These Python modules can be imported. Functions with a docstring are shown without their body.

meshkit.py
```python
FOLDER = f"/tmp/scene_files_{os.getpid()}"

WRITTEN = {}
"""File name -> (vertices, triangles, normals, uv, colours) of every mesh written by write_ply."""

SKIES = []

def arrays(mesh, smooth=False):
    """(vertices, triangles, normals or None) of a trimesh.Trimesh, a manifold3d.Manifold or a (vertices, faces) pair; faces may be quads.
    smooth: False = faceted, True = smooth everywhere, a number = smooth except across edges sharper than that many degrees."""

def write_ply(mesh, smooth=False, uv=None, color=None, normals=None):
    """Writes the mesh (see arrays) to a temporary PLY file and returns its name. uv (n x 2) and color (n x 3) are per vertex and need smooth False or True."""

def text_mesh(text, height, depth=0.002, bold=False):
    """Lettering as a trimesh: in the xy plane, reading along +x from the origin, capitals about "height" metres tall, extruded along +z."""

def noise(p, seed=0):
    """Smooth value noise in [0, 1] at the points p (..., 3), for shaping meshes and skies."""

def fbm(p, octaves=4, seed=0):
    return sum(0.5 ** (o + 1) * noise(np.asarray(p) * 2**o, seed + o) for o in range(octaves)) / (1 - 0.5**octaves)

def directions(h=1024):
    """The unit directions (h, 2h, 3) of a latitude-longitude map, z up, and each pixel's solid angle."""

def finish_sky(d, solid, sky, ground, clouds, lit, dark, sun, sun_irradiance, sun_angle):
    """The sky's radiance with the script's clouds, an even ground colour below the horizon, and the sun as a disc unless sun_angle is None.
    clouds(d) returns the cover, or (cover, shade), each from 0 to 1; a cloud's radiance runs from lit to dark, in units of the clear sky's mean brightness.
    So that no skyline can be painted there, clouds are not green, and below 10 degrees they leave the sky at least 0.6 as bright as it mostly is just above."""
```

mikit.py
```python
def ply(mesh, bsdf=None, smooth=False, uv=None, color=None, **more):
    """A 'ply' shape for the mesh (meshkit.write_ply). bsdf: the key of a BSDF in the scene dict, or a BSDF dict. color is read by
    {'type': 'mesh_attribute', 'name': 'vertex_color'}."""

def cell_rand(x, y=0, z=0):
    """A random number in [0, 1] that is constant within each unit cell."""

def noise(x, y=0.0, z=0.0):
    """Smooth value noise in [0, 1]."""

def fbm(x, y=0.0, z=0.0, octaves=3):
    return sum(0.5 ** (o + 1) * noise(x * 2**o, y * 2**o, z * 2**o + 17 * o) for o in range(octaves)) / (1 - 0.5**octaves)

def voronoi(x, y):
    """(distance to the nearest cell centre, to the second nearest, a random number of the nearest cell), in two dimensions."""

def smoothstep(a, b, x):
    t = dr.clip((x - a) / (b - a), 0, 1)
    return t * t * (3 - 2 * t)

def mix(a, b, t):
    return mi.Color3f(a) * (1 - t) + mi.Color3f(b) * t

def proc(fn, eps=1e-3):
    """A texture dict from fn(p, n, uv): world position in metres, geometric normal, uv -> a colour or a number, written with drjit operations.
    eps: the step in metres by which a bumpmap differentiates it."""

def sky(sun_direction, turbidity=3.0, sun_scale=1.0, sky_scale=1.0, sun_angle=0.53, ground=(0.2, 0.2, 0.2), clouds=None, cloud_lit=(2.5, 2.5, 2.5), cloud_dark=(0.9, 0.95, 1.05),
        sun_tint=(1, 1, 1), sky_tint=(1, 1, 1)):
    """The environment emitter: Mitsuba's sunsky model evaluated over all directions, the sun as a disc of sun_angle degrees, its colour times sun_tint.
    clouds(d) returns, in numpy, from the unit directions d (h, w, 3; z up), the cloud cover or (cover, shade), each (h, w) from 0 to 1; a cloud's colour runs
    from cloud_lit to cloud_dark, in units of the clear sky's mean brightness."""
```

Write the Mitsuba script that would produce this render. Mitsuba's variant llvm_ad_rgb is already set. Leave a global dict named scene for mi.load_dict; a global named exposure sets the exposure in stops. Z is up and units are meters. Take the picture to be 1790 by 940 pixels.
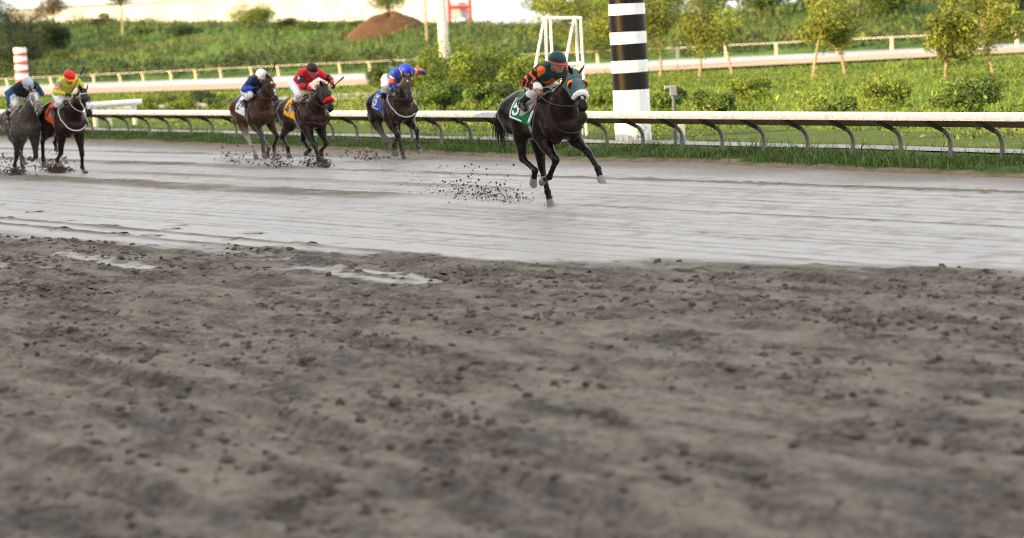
import math, random
import numpy as np, trimesh, mitsuba as mi, mikit, meshkit
import drjit as dr
from scipy.ndimage import map_coordinates
from scipy.spatial import cKDTree
from scipy.interpolate import LinearNDInterpolator

# ------------------------------------------------------------------ camera, sky, exposure
T4 = mi.ScalarTransform4f
CAM = np.array([0, 0, 2.5]); FPX = 4000.0
ROLL, TILT = math.atan(0.058), 0.10244
_F = np.array([0, math.cos(TILT), -math.sin(TILT)])
_U0 = np.array([0, math.sin(TILT), math.cos(TILT)]); _R0 = np.array([1.0, 0, 0])
_R = math.cos(ROLL) * _R0 - math.sin(ROLL) * _U0
_U = math.sin(ROLL) * _R0 + math.cos(ROLL) * _U0
# the long straight: DU runs along the track away from the camera, DV across it towards the infield
DU = np.array([-0.485, 0.8745, 0]); DV = np.array([0.8745, 0.485, 0])
SUN_EL, SUN_AZ = math.radians(17.0), np.array([-0.90, -0.436])
SUN = [SUN_AZ[0] * math.cos(SUN_EL), SUN_AZ[1] * math.cos(SUN_EL), math.sin(SUN_EL)]

def cloud_cover(d):
    n = meshkit.fbm(d * [3.0, 3.0, 7.0] + 5.0, 4, seed=3)
    return np.clip(0.80 + (n - 0.5) * 1.2 + .35 * np.exp(-d[..., 2] / .12), 0, 1), np.clip((n - 0.45) * 1.2, 0, 0.6)

exposure = 3.9
scene, labels = {}, {}
scene['camera'] = {'type': 'thinlens', 'fov': 2 * math.degrees(math.atan(895 / FPX)), 'fov_axis': 'x',
                   'aperture_radius': 0.028, 'focus_distance': 32.4, 'near_clip': 0.5, 'far_clip': 5000.0,
                   'to_world': T4().look_at(origin=CAM.tolist(), target=(CAM + _F).tolist(), up=_U.tolist())}
scene['sky_light'] = mikit.sky(SUN, turbidity=4, sun_scale=0.72, sun_tint=(1.0, 0.90, 0.66), clouds=cloud_cover,
                               cloud_lit=(1.72, 1.66, 1.60), cloud_dark=(1.22, 1.18, 1.18))

def at(x, y, z=0.0):
    """the point at height z seen at pixel (x, y) of the photograph (used to survey positions)"""
    v = _F + _R * (x - 895) / FPX + _U * (470 - y) / FPX
    return CAM + v * ((z - CAM[2]) / v[2])

def uv_pt(u, v, z=0.0):
    return DU * u + DV * v + np.array([0, 0, z])

# ------------------------------------------------------------------ naming helpers
def key_for(name):
    if name not in USED:
        USED.add(name); return name
    k = 1
    while f'{name}_{k:03d}' in USED: k += 1
    USED.add(f'{name}_{k:03d}'); return f'{name}_{k:03d}'
USED = set()
def thing(name, label, cat, group=None):
    k = key_for(name); labels[k] = {'label': label, 'category': cat}
    if group: labels[k]['group'] = group
    return k
def part(parent, name, mesh, bsdf, smooth=False, label=None, stuff=False, **kw):
    k = key_for(f'{parent}__{name}' if parent else name)
    scene[k] = mikit.ply(mesh, bsdf, smooth, **kw)
    if label or stuff:
        labels[k] = {}
        if label: labels[k]['label'] = label
        if stuff: labels[k]['kind'] = 'stuff'
    return k
def single(name, mesh, bsdf, label, cat, group=None, smooth=False, kind=None, **kw):
    k = thing(name, label, cat, group); scene[k] = mikit.ply(mesh, bsdf, smooth, **kw)
    if kind: labels[k]['kind'] = kind
    return k
def structure(name, mesh, bsdf, label=None, smooth=False, cat=None, **kw):
    k = key_for(name); scene[k] = mikit.ply(mesh, bsdf, smooth, **kw)
    labels[k] = {'kind': 'structure', 'label': label or name.replace('_', ' ')}
    return k

# ------------------------------------------------------------------ materials
def pr(color, rough=0.6, spec=0.5, metal=0.0, **kw):
    return {'type': 'twosided', 'bsdf': {'type': 'principled', 'base_color': {'type': 'rgb', 'value': list(color)}, 'roughness': rough, 'specular': spec, 'metallic': metal, **kw}}
def mat(name, d):
    scene['mat_' + name] = d; return 'mat_' + name
VC = {'type': 'mesh_attribute', 'name': 'vertex_color'}
mat('coat', {'type': 'twosided', 'bsdf': {'type': 'principled', 'base_color': VC, 'roughness': 0.29, 'specular': 0.15, 'spec_tint': 0.3}})
mat('cloth_vc', {'type': 'twosided', 'bsdf': {'type': 'principled', 'base_color': VC, 'roughness': 0.62, 'specular': 0.35, 'sheen': 0.3}})
mat('skin_vc', {'type': 'twosided', 'bsdf': {'type': 'principled', 'base_color': VC, 'roughness': 0.5, 'specular': 0.4}})
COLS = {}
def cmat(color, rough=0.6, spec=0.5, metal=0.0):
    k = (tuple(color), rough, spec, metal)
    if k not in COLS: COLS[k] = mat(f'plain{len(COLS)}', pr(color, rough, spec, metal))
    return COLS[k]

# ------------------------------------------------------------------ implicit surfaces
class Field:
    """smooth union of round cones: (a, b, ra, rb, blend, squash-y, colour a, colour b)"""
    def __init__(self, prims, cell, pad=0.05):
        self.prims = prims
        lo = np.min([np.minimum(p[0] - p[2], p[1] - p[3]) for p in prims], 0) - pad
        hi = np.max([np.maximum(p[0] + p[2], p[1] + p[3]) for p in prims], 0) + pad
        n = np.ceil((hi - lo) / cell).astype(int) + 1
        self.o, self.c, self.n = lo, cell, n
        ax = [lo[i] + cell * np.arange(n[i]) for i in range(3)]
        D = np.full(n, 0.3, np.float32)
        for p in prims:
            a, b, ra, rb, k = p[:5]
            m = k + 2.5 * cell
            l = np.maximum(((np.minimum(a - ra, b - rb) - m - lo) / cell).astype(int), 0)
            h = np.minimum(((np.maximum(a + ra, b + rb) + m - lo) / cell).astype(int) + 2, n)
            if (h <= l).any(): continue
            X = ax[0][l[0]:h[0], None, None]; Y = ax[1][None, l[1]:h[1], None]; Z = ax[2][None, None, l[2]:h[2]]
            d = self.dist(p, X, Y, Z).astype(np.float32)
            s = D[l[0]:h[0], l[1]:h[1], l[2]:h[2]]
            w = np.clip(0.5 + 0.5 * (s - d) / k, 0, 1)
            s[...] = s * (1 - w) + d * w - k * w * (1 - w)
        self.D = D
    @staticmethod
    def dist(p, X, Y, Z):
        a, b, ra, rb, sq = p[0], p[1], p[2], p[3], p[5]
        ab = b - a; L2 = float(ab @ ab) + 1e-12
        t = np.clip(((X - a[0]) * ab[0] + (Y - a[1]) * ab[1] + (Z - a[2]) * ab[2]) / L2, 0, 1)
        dy = (Y - a[1] - t * ab[1]) / sq
        return np.sqrt((X - a[0] - t * ab[0]) ** 2 + dy ** 2 + (Z - a[2] - t * ab[2]) ** 2) - (ra + (rb - ra) * t)
    def val(self, P):
        return map_coordinates(self.D, ((P - self.o) / self.c).T, order=1, mode='nearest')
    def grad(self, P):
        e = self.c * 0.8
        g = np.stack([self.val(P + np.eye(3)[i] * e) - self.val(P - np.eye(3)[i] * e) for i in range(3)], -1)
        return g / (np.linalg.norm(g, axis=1, keepdims=True) + 1e-9)
    def snap(self, P, off=0.0, it=6):
        P = np.array(P, float)
        for _ in range(it): P -= (self.val(P) - off)[:, None] * self.grad(P)
        return P
    def mesh(self, smooth=2):
        D = self.D; S = D < 0
        c = [S[i:S.shape[0] - 1 + i, j:S.shape[1] - 1 + j, k:S.shape[2] - 1 + k] for i in (0, 1) for j in (0, 1) for k in (0, 1)]
        cnt = np.sum(np.stack(c).astype(np.int8), 0)
        act = (cnt > 0) & (cnt < 8)
        idx = np.full(act.shape, -1, np.int64); ids = np.argwhere(act); idx[act] = np.arange(len(ids))
        acc = np.zeros((len(ids), 3)); num = np.zeros(len(ids))
        for ax in range(3):
            o1, o2 = [q for q in range(3) if q != ax]
            for i in (0, 1):
                for j in (0, 1):
                    q0 = ids.copy(); q0[:, o1] += i; q0[:, o2] += j
                    q1 = q0.copy(); q1[:, ax] += 1
                    a = D[tuple(q0.T)]; b = D[tuple(q1.T)]
                    m = (a < 0) != (b < 0)
                    t = a[m] / (a[m] - b[m])
                    pt = q0[m].astype(float); pt[:, ax] += t
                    acc[m] += pt; num[m] += 1
        V = self.o + self.c * acc / num[:, None]
        faces = []
        for ax in range(3):
            o1, o2 = (ax + 1) % 3, (ax + 2) % 3
            sl0 = [slice(None)] * 3; sl1 = [slice(None)] * 3
            sl0[ax] = slice(0, -1); sl1[ax] = slice(1, None)
            ch = S[tuple(sl0)] != S[tuple(sl1)]
            e = np.argwhere(ch); e = e[(e[:, o1] > 0) & (e[:, o2] > 0)]
            def cid(d1, d2):
                q = e.copy(); q[:, o1] -= d1; q[:, o2] -= d2
                return idx[tuple(q.T)]
            quad = np.stack([cid(1, 1), cid(0, 1), cid(0, 0), cid(1, 0)], 1)
            flip = ~S[tuple(e.T)]
            quad[flip] = quad[flip][:, ::-1]
            faces.append(quad)
        Q = np.vstack(faces)
        m = trimesh.Trimesh(V, np.vstack([Q[:, [0, 1, 2]], Q[:, [0, 2, 3]]]), process=False)
        if smooth: trimesh.smoothing.filter_taubin(m, lamb=0.5, nu=0.52, iterations=smooth * 2)
        return m
    def colors(self, P, s=0.014):
        best = np.full(len(P), 9.0); ds = []
        for p in self.prims:
            d = self.dist(p, P[:, 0], P[:, 1], P[:, 2]); ds.append(d); best = np.minimum(best, d)
        acc = np.zeros((len(P), 3)); wt = np.zeros(len(P))
        for p, d in zip(self.prims, ds):
            w = np.exp(-np.clip((d - best) / s, 0, 20))
            ab = p[1] - p[0]
            t = np.clip((P - p[0]) @ ab / (ab @ ab + 1e-12), 0, 1)[:, None]
            acc += w[:, None] * (np.asarray(p[6]) * (1 - t) + np.asarray(p[7]) * t); wt += w
        return acc / wt[:, None]

def cone(a, b, ra, rb=None, k=0.05, sq=1.0, c=(0.5, 0.5, 0.5), c2=None):
    return (np.asarray(a, float), np.asarray(b, float), ra, ra if rb is None else rb, k, sq, c, c if c2 is None else c2)

def tube(pts, rad, sides=6, cap=True, flat=None):
    """tube along a polyline; flat=(normal, factor) squeezes it"""
    p = np.asarray(pts, float); n = len(p); rad = np.broadcast_to(rad, n)
    t = np.gradient(p, axis=0); t /= np.linalg.norm(t, axis=1, keepdims=True) + 1e-12
    ref = np.array([0, 0, 1.0]) if abs(t[0][2]) < 0.9 else np.array([1.0, 0, 0])
    A = []
    a = np.cross(t[0], ref); a /= np.linalg.norm(a)
    for i in range(n):
        a = a - (a @ t[i]) * t[i]; a /= np.linalg.norm(a) + 1e-12; A.append(a)
    A = np.array(A); B = np.cross(t, A); th = np.arange(sides) * 2 * np.pi / sides
    v = p[:, None] + rad[:, None, None] * (np.cos(th)[None, :, None] * A[:, None] + np.sin(th)[None, :, None] * B[:, None])
    i, j = np.meshgrid(np.arange(n - 1), np.arange(sides), indexing='ij')
    q = np.stack([i * sides + j, i * sides + (j + 1) % sides, (i + 1) * sides + (j + 1) % sides, (i + 1) * sides + j], -1).reshape(-1, 4)
    f = [q[:, [0, 1, 2]], q[:, [0, 2, 3]]]; v = v.reshape(-1, 3)
    if cap:
        v = np.vstack([v, p[:1], p[-1:]]); m = np.arange(sides)
        f += [np.stack([np.full(sides, len(v) - 2), (m + 1) % sides, m], 1),
              np.stack([np.full(sides, len(v) - 1), (n - 1) * sides + m, (n - 1) * sides + (m + 1) % sides], 1)]
    return trimesh.Trimesh(v, np.vstack(f), process=False)
def join(ms): return trimesh.util.concatenate([m for m in ms if m is not None and len(m.faces)])
def spline(pts, n=16):
    from scipy.interpolate import CubicSpline
    p = np.asarray(pts, float); s = np.r_[0, np.cumsum(np.linalg.norm(np.diff(p, axis=0), axis=1))]
    return CubicSpline(s, p)(np.linspace(0, s[-1], n))
def box(lo, hi):
    lo, hi = np.asarray(lo, float), np.asarray(hi, float)
    m = trimesh.creation.box(hi - lo); m.apply_translation((lo + hi) / 2); return m
def cbox(lo, hi, b=0.01):
    """box with chamfered edges"""
    lo, hi = np.asarray(lo, float), np.asarray(hi, float); P = []
    for a in range(3):
        l, h = lo + b, hi - b; l[a] -= b; h[a] += b
        P += [[x, y, z] for x in (l[0], h[0]) for y in (l[1], h[1]) for z in (l[2], h[2])]
    return trimesh.convex.convex_hull(np.array(P))
def thicken(m, th):
    """open sheet -> thin closed slab (inwards)"""
    m = trimesh.Trimesh(m.vertices, m.faces, process=True); m.merge_vertices()
    n = m.vertex_normals; v = np.vstack([m.vertices, m.vertices - n * th]); N = len(m.vertices)
    e = np.sort(m.edges, axis=1); _, inv, cnt = np.unique(e, axis=0, return_inverse=True, return_counts=True)
    b = m.edges[cnt[inv] == 1]
    side = np.vstack([np.stack([b[:, 0], b[:, 0] + N, b[:, 1]], 1), np.stack([b[:, 1], b[:, 0] + N, b[:, 1] + N], 1)])
    return trimesh.Trimesh(v, np.vstack([m.faces, m.faces[:, ::-1] + N, side]), process=False)
def cut(m, planes):
    for o, n in planes: m = trimesh.intersections.slice_mesh_plane(m, plane_normal=np.asarray(n, float), plane_origin=np.asarray(o, float))
    return m
def noise3(P, f, seed=0): return meshkit.fbm(np.asarray(P) * f, 3, seed=seed)
# ------------------------------------------------------------------ ground, track, embankment
def proj_x(P): 
    d = np.asarray(P) - CAM; return 895 + FPX * (d @ _R) / (d @ _F)
def sm(a, b, x): t = np.clip((x - a) / (b - a), 0, 1); return t * t * (3 - 2 * t)
def grid_mesh(X, Y, Z):
    n, m = X.shape; V = np.stack([X, Y, Z], -1).reshape(-1, 3); i, j = np.meshgrid(np.arange(n - 1), np.arange(m - 1), indexing='ij')
    a = (i * m + j).ravel(); f = np.vstack([np.stack([a, a + m, a + 1], 1), np.stack([a + 1, a + m, a + m + 1], 1)])
    t = trimesh.Trimesh(V, f, process=False)
    if t.face_normals[:, 2].sum() < 0: t = trimesh.Trimesh(V, f[:, ::-1], process=False)
    return t
V_EDGE, V_RAIL = 22.75, 23.48

def grass_fn(p, n, uv):
    a = mikit.fbm(p.x * .35, p.y * .35, 0, 4); b = mikit.fbm(p.x * 2.3, p.y * 2.3, 3, 3)
    c = mikit.mix((.045, .085, .016), (.098, .155, .024), mikit.smoothstep(.3, .7, a * .65 + b * .35))
    return mikit.mix(c, (.13, .115, .05), mikit.smoothstep(.56, .72, mikit.fbm(p.x * .11 + 9, p.y * .11, 1, 3)) * .7)
mat('grass_ground', {'type': 'twosided', 'bsdf': {'type': 'principled', 'base_color': mikit.proc(grass_fn), 'roughness': .9, 'specular': .1}})
structure('ground', trimesh.Trimesh([[-1500, -200, -.12], [1500, -200, -.12], [1500, 3000, -.12], [-1500, 3000, -.12]], [[0, 1, 2], [0, 2, 3]]), 'mat_grass_ground', 'flat green grassland round the track')

# track surface
STREAKS = [(13.9, .10, 10, 60, .95), (13.35, .11, 10, 60, .95), (17.95, .06, 5, 60, .55), (19.1, .07, 5, 29.6, .9), (22.65, .15, 5, 44, .9), (20.53, .07, 5, 30, .75),
           (16.4, .04, 5, 70, .5), (16.95, .06, 5, 27, .5), (22.7, .42, 43, 120, .95), (25.2, .25, 38, 120, .8), (20.78, .26, 32, 48, .7), (18.95, .62, 33, 140, 1.0),
           (24.3, .10, 5, 100, .5), (21.5, .05, 5, 60, .45), (15.3, .05, 5, 60, .35), (18.4, .04, 10, 40, .4), (23.6, .06, 5, 44, .5), (14.8, .045, 12, 60, .6)] + [(c_, .045, 5, 75, s_) for c_, s_ in ((15.0, .5), (15.7, .7), (16.1, .5), (17.2, .7), (17.5, .5), (18.2, .6), (19.8, .7), (20.1, .5), (21.0, .6), (22.0, .7), (23.1, .6), (23.9, .6))]
def v_bound(u): return np.clip(9.6 + (30.5 - u) * .33, 9.2, 14.2)
def track_fields(U, V):
    P = np.stack([U, V, 0 * U], -1); w = V + .085 * U
    fb = lambda su, sv, seed, o=4: meshkit.fbm(P * [su, sv, 1] + seed * 3.1, o, seed=seed)
    b = np.zeros_like(U); ridge = np.zeros_like(U)
    wob = (fb(.25, .6, 31, 3) - .5) * .5
    for (c, hw, u0, u1, s) in STREAKS:
        nse = fb(.5, 5.0, int(c * 10), 3)
        e = np.abs(w + wob * min(1, hw * 4) - c) / (hw * (.55 + .9 * nse)); m = (1 - sm(.55, 1.25, e)) * sm(u0 - 1.5, u0 + 1.5, U) * (1 - sm(u1 - 4, u1 + 4, U)) * s * (1 if hw > .08 else .8) * (.55 + .45 * sm(.3, .6, fb(.9, 1.0, 7 + int(c), 3)))
        b = np.maximum(b, m); ridge = np.maximum(ridge, m * min(1, hw * 6))
    fine = sm(.64, .74, fb(.07, 8.0, 41, 4)) * .45 * sm(.4, .6, fb(.1, .4, 42, 2)); b = np.maximum(b, fine)
    b = np.maximum(b, sm(V_EDGE - 2.6, V_EDGE - .2, V + (fb(.5, .8, 43, 3) - .5) * 1.6) * .75)
    edge = V - v_bound(U) + (fb(.10, 1.1, 44, 4) - .5) * 2.6 + (fb(1.3, 2.2, 45, 3) - .5) * .7
    rough = 1 - sm(-.30, .65, edge)
    r1 = fb(.35, 1.6, 51, 5); r2 = fb(1.8, 4.6, 52, 4); r3 = fb(7.5, 9.0, 53, 3); pud = fb(.22, .75, 54, 4)
    clod = np.clip(r2 - .53, 0, 1) * .42 + np.clip(r3 - .54, 0, 1) * .55
    hr = (r1 - .5) * .042 + clod * .24 - .006
    for c0 in (4.55, 6.25):
        e = np.abs(V + .02 * U + (fb(.05, 0, 33, 2) - .5) * .5 - c0) / .17; hr = hr * (1 - .7 * (1 - sm(.8, 1.2, e))) - .045 * (1 - sm(.75, 1.1, e)) + .035 * np.exp(-((e - 1.45) / .3) ** 2) * (.5 + r2) + .014 * (np.sin(U * 38 + np.sign(V - c0) * 0 + 14 * np.abs(e)) > .2) * (e < .85)
    strip_ = fb(.11, 1.5, 61, 3) * sm(-3.4, -2.0, edge) + .15 * fb(1.5, 3, 62, 3) * sm(-3.4, -2.0, edge); lvl = np.where(strip_ > .61, -.004, -.05); pud = np.where(strip_ > .61, .7, 0)
    wetp = .85 * rough * sm(-.010, .012, lvl - hr) * (pud > .5); hr = np.maximum(hr, lvl)
    rim = np.exp(-((edge + .05) / .22) ** 2) * (.3 + 1.1 * sm(.45, .7, fb(.8, 1.2, 55, 4)))
    z = hr * rough + rim * .022 * sm(.35, .6, r2 + .1) + (1 - rough) * ((fb(1.1, 9.0, 56, 3) - .5) * .0045 + ridge * (.010 + .030 * fb(4.0, 9.0, 57, 3)) + b * .006)
    brown = np.maximum(b * (1 - rough), np.maximum(rough * (1 - wetp), np.clip(rim * .9, 0, 1)))
    comb = np.abs(((w + .10 * (fb(.12, .5, 58, 2) - .5)) / .21) % 1 - .5) * 2
    hl = sm(.40, .62, fb(.10, .9, 59, 3)) ; z = z + (1 - rough) * hl * (comb - .5) * .0035 + rough * (1 - wetp) * sm(.42, .60, fb(.13, .5, 60, 3)) * (comb - .5) * .022
    brown = np.maximum(brown, (1 - rough) * hl * (1 - comb) ** 2 * .10)
    z = z * (1 - sm(V_EDGE - .6, V_EDGE, V))
    return z, np.clip(brown, 0, 1), np.clip(rough * (1 - wetp), 0, 1)
def steps(*seg):
    out = [seg[0][0]]
    for a, b_, s in seg: out += list(np.linspace(a, b_, max(2, int(round((b_ - a) / s)) + 1))[1:])
    return np.array(out)
gu = steps((-40, 5, 3), (5, 30, .075), (30, 50, .11), (50, 85, .2), (85, 260, 4)); gv = steps((-5, 2.4, .7), (2.4, 14.6, .055), (14.6, V_EDGE + .25, .07))
GU, GV = np.meshgrid(gu, gv, indexing='ij'); tz, tbrown, trough = track_fields(GU, GV)
rng = np.random.default_rng(77)
for k in range(1900):                                   # hoof prints
    lane = rng.uniform(3.2, 21.8); hu, hv = rng.uniform(6, 48), lane
    if k % 2: hv = rng.choice([15.2, 16.6, 17.6, 19.0, 20.2, 21.0]) + rng.normal(0, .25)
    i0, i1 = np.searchsorted(gu, [hu - .3, hu + .3]); j0, j1 = np.searchsorted(gv, [hv - .3, hv + .3]); s_ = (slice(i0, i1), slice(j0, j1))
    d = np.hypot((GU[s_] - hu) / 1.15, GV[s_] - hv) / rng.uniform(.075, .105); amp = rng.uniform(.6, 1.25) * (1.5 if hv < 12.0 else .34)
    tz[s_] += amp * (-.030 * np.exp(-d ** 4) + .020 * np.exp(-((d - 1.35) / .35) ** 2)); tbrown[s_] = np.maximum(tbrown[s_], (.75 if hv < 12.0 else .34) * rng.uniform(.4, 1) * np.exp(-(d / 1.5) ** 4))
TP = GU[..., None] * DU + GV[..., None] * DV
tm = grid_mesh(TP[..., 0], TP[..., 1], tz)
def mud_col(p, n, uv):
    a = mikit.fbm(p.x * 6, p.y * 6, 0, 4); f = mikit.fbm(p.x * 28, p.y * 28, 2, 3)
    w = dr.clip(uv.x + (a - .5) * .5 * uv.x, 0, 1)
    g_ = mikit.fbm((p.x * -.485 + p.y * .8745) * 1.3, (p.x * .8745 + p.y * .485) * 4.0, 5, 4); rough = mikit.mix((.030, .025, .020), (.158, .140, .115), mikit.smoothstep(.28, .70, a * .3 + f * .3 + g_ * .4))
    brown = mikit.mix((.085, .070, .055), (.155, .132, .108), mikit.smoothstep(.3, .7, a * .4 + f * .6))
    wet = mikit.mix((.232, .224, .214), (.280, .271, .260), a)
    return mikit.mix(wet, brown * (1 - uv.y) + rough * uv.y, w)
def mud_rough(p, n, uv):
    a = mikit.fbm(p.x * 5, p.y * 5, 7, 3); return dr.clip(.48 + (a - .5) * .16 + uv.x * .3, .12, .95)
def mud_bump(p, n, uv):
    u = p.x * -.485 + p.y * .8745; v = p.x * .8745 + p.y * .485 + .085 * u
    return (mikit.fbm(u * 2.5, v * 22, 0, 3) * .45 + mikit.fbm(p.x * 30, p.y * 30, 4, 3) * (.15 + uv.x * .9))
def mud_w(p, n, uv): return dr.clip(mikit.smoothstep(.15, .8, uv.x + (mikit.fbm(p.x * 7, p.y * 7, 3, 3) - .5) * .5 * mikit.smoothstep(.02, .2, uv.x)), 0, 1)
mat('mud', {'type': 'twosided', 'bsdf': {'type': 'bumpmap', 'arbitrary': mikit.proc(mud_bump, 4e-3), 'scale': .011,
    'bsdf': {'type': 'blendbsdf', 'weight': mikit.proc(mud_w), 'wet': {'type': 'principled', 'base_color': mikit.proc(mud_col), 'roughness': mikit.proc(mud_rough), 'specular': .42},
             'dry': {'type': 'principled', 'base_color': mikit.proc(mud_col), 'roughness': .85, 'specular': .12}}}})
structure('track', tm, 'mat_mud', 'wet grey dirt racing surface with brown streaks and a churned muddy near side', True, uv=np.stack([tbrown.ravel(), trough.ravel()], 1))

def leafcol(base, n, rng, var=.28, warm=.2):
    base = np.array(base); k = np.exp(rng.normal(0, var, (n, 1))); w = rng.uniform(0, 1, (n, 1)) * warm
    return np.clip(base * k * (1 - w) + np.array([base[1] * 1.05, base[1], base[2] * .7]) * k * w, .004, .5)
mat('leaf', {'type': 'twosided', 'bsdf': {'type': 'principled', 'base_color': VC, 'roughness': .55, 'specular': .3}})
def blades(P, h, w, rng, col, lean=.5, var=.3, bend=True):
    """grass blades at the points P as bent slivers"""
    n = len(P); a = rng.uniform(0, 2 * np.pi, n); s = np.stack([np.cos(a), np.sin(a), 0 * a], 1)
    b = rng.uniform(0, 2 * np.pi, n); L = np.stack([np.cos(b), np.sin(b), 0 * b], 1) * (rng.uniform(.1, lean, n) * h)[:, None]
    hh = np.stack([0 * a, 0 * a, h], 1); ww = s * w[:, None] / 2
    v = np.stack([P - ww, P + ww, P + L * .35 + hh * .6 + ww * .7, P + L * .35 + hh * .6 - ww * .7, P + L + hh], 1).reshape(-1, 3)
    o = np.arange(n)[:, None] * 5; f = np.concatenate([o + [0, 1, 2], o + [0, 2, 3], o + [3, 2, 4]], 1).reshape(-1, 3)
    return trimesh.Trimesh(v, f, process=False), np.repeat(leafcol(col, n, rng, var), 5, 0)
def stuff(name, m, c, label):
    k = key_for(name); scene[k] = mikit.ply(m, 'mat_leaf', False, color=c); labels[k] = {'label': label, 'kind': 'stuff'}

# verge: earth lip and grass under the rail
rng = np.random.default_rng(11)
vu = np.r_[np.arange(-40, 20, 1.0), np.arange(20, 90, .16), np.arange(90, 260, 3.0)]; vv = steps((V_EDGE - .55, V_EDGE + .9, .07), (V_EDGE + .9, 30, .5))
VU, VV = np.meshgrid(vu, vv, indexing='ij'); P3 = np.stack([VU, VV, 0 * VU], -1)
ed = V_EDGE + (meshkit.fbm(P3 * [.35, 0, 0] + 3, 4, seed=61) - .5) * .9
vz = sm(-.12, .12, VV - ed) * (.035 + .05 * meshkit.fbm(P3 * [2.2, 2.2, 1], 3, seed=62)) + sm(0, .9, VV - ed) * .03 - .03 * (VV < ed - .12) - .05 * sm(26.5, 30, VV)
vg = sm(.0, .22, VV - ed + (meshkit.fbm(P3 * [3, 3, 1], 3, seed=63) - .5) * .5)
VP = VU[..., None] * DU + VV[..., None] * DV
def verge_col(p, n, uv):
    f = mikit.fbm(p.x * 9, p.y * 9, 0, 3); soil = mikit.mix((.10, .072, .046), (.20, .155, .105), f)
    return mikit.mix(soil, mikit.mix((.022, .045, .012), (.06, .085, .02), f), uv.x)
mat('verge', {'type': 'twosided', 'bsdf': {'type': 'principled', 'base_color': mikit.proc(verge_col), 'roughness': .9, 'specular': .15}})
structure('verge', grid_mesh(VP[..., 0], VP[..., 1], vz), 'mat_verge', 'low earth bank with turf along the inside rail', True, uv=np.stack([vg.ravel(), vg.ravel()], 1))
n = 90000
u = rng.uniform(20, 90, n); v = V_EDGE + rng.beta(1.05, 1.6, n) * 3.6 - .05
dens = meshkit.fbm(np.stack([u * .9, v * 1.6, 0 * u], -1), 3, seed=64); edn = V_EDGE + (meshkit.fbm(np.stack([u * .35, 0 * u, 0 * u], -1) + 3, 4, seed=61) - .5) * .9
keep = (v > edn - .02 + .22 * rng.uniform(0, 1, n) ** 2) & (dens > .42) & ~((v > 24.55) & (v < 25.75)); u, v, dens = u[keep], v[keep], dens[keep]; n = len(u)
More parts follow.
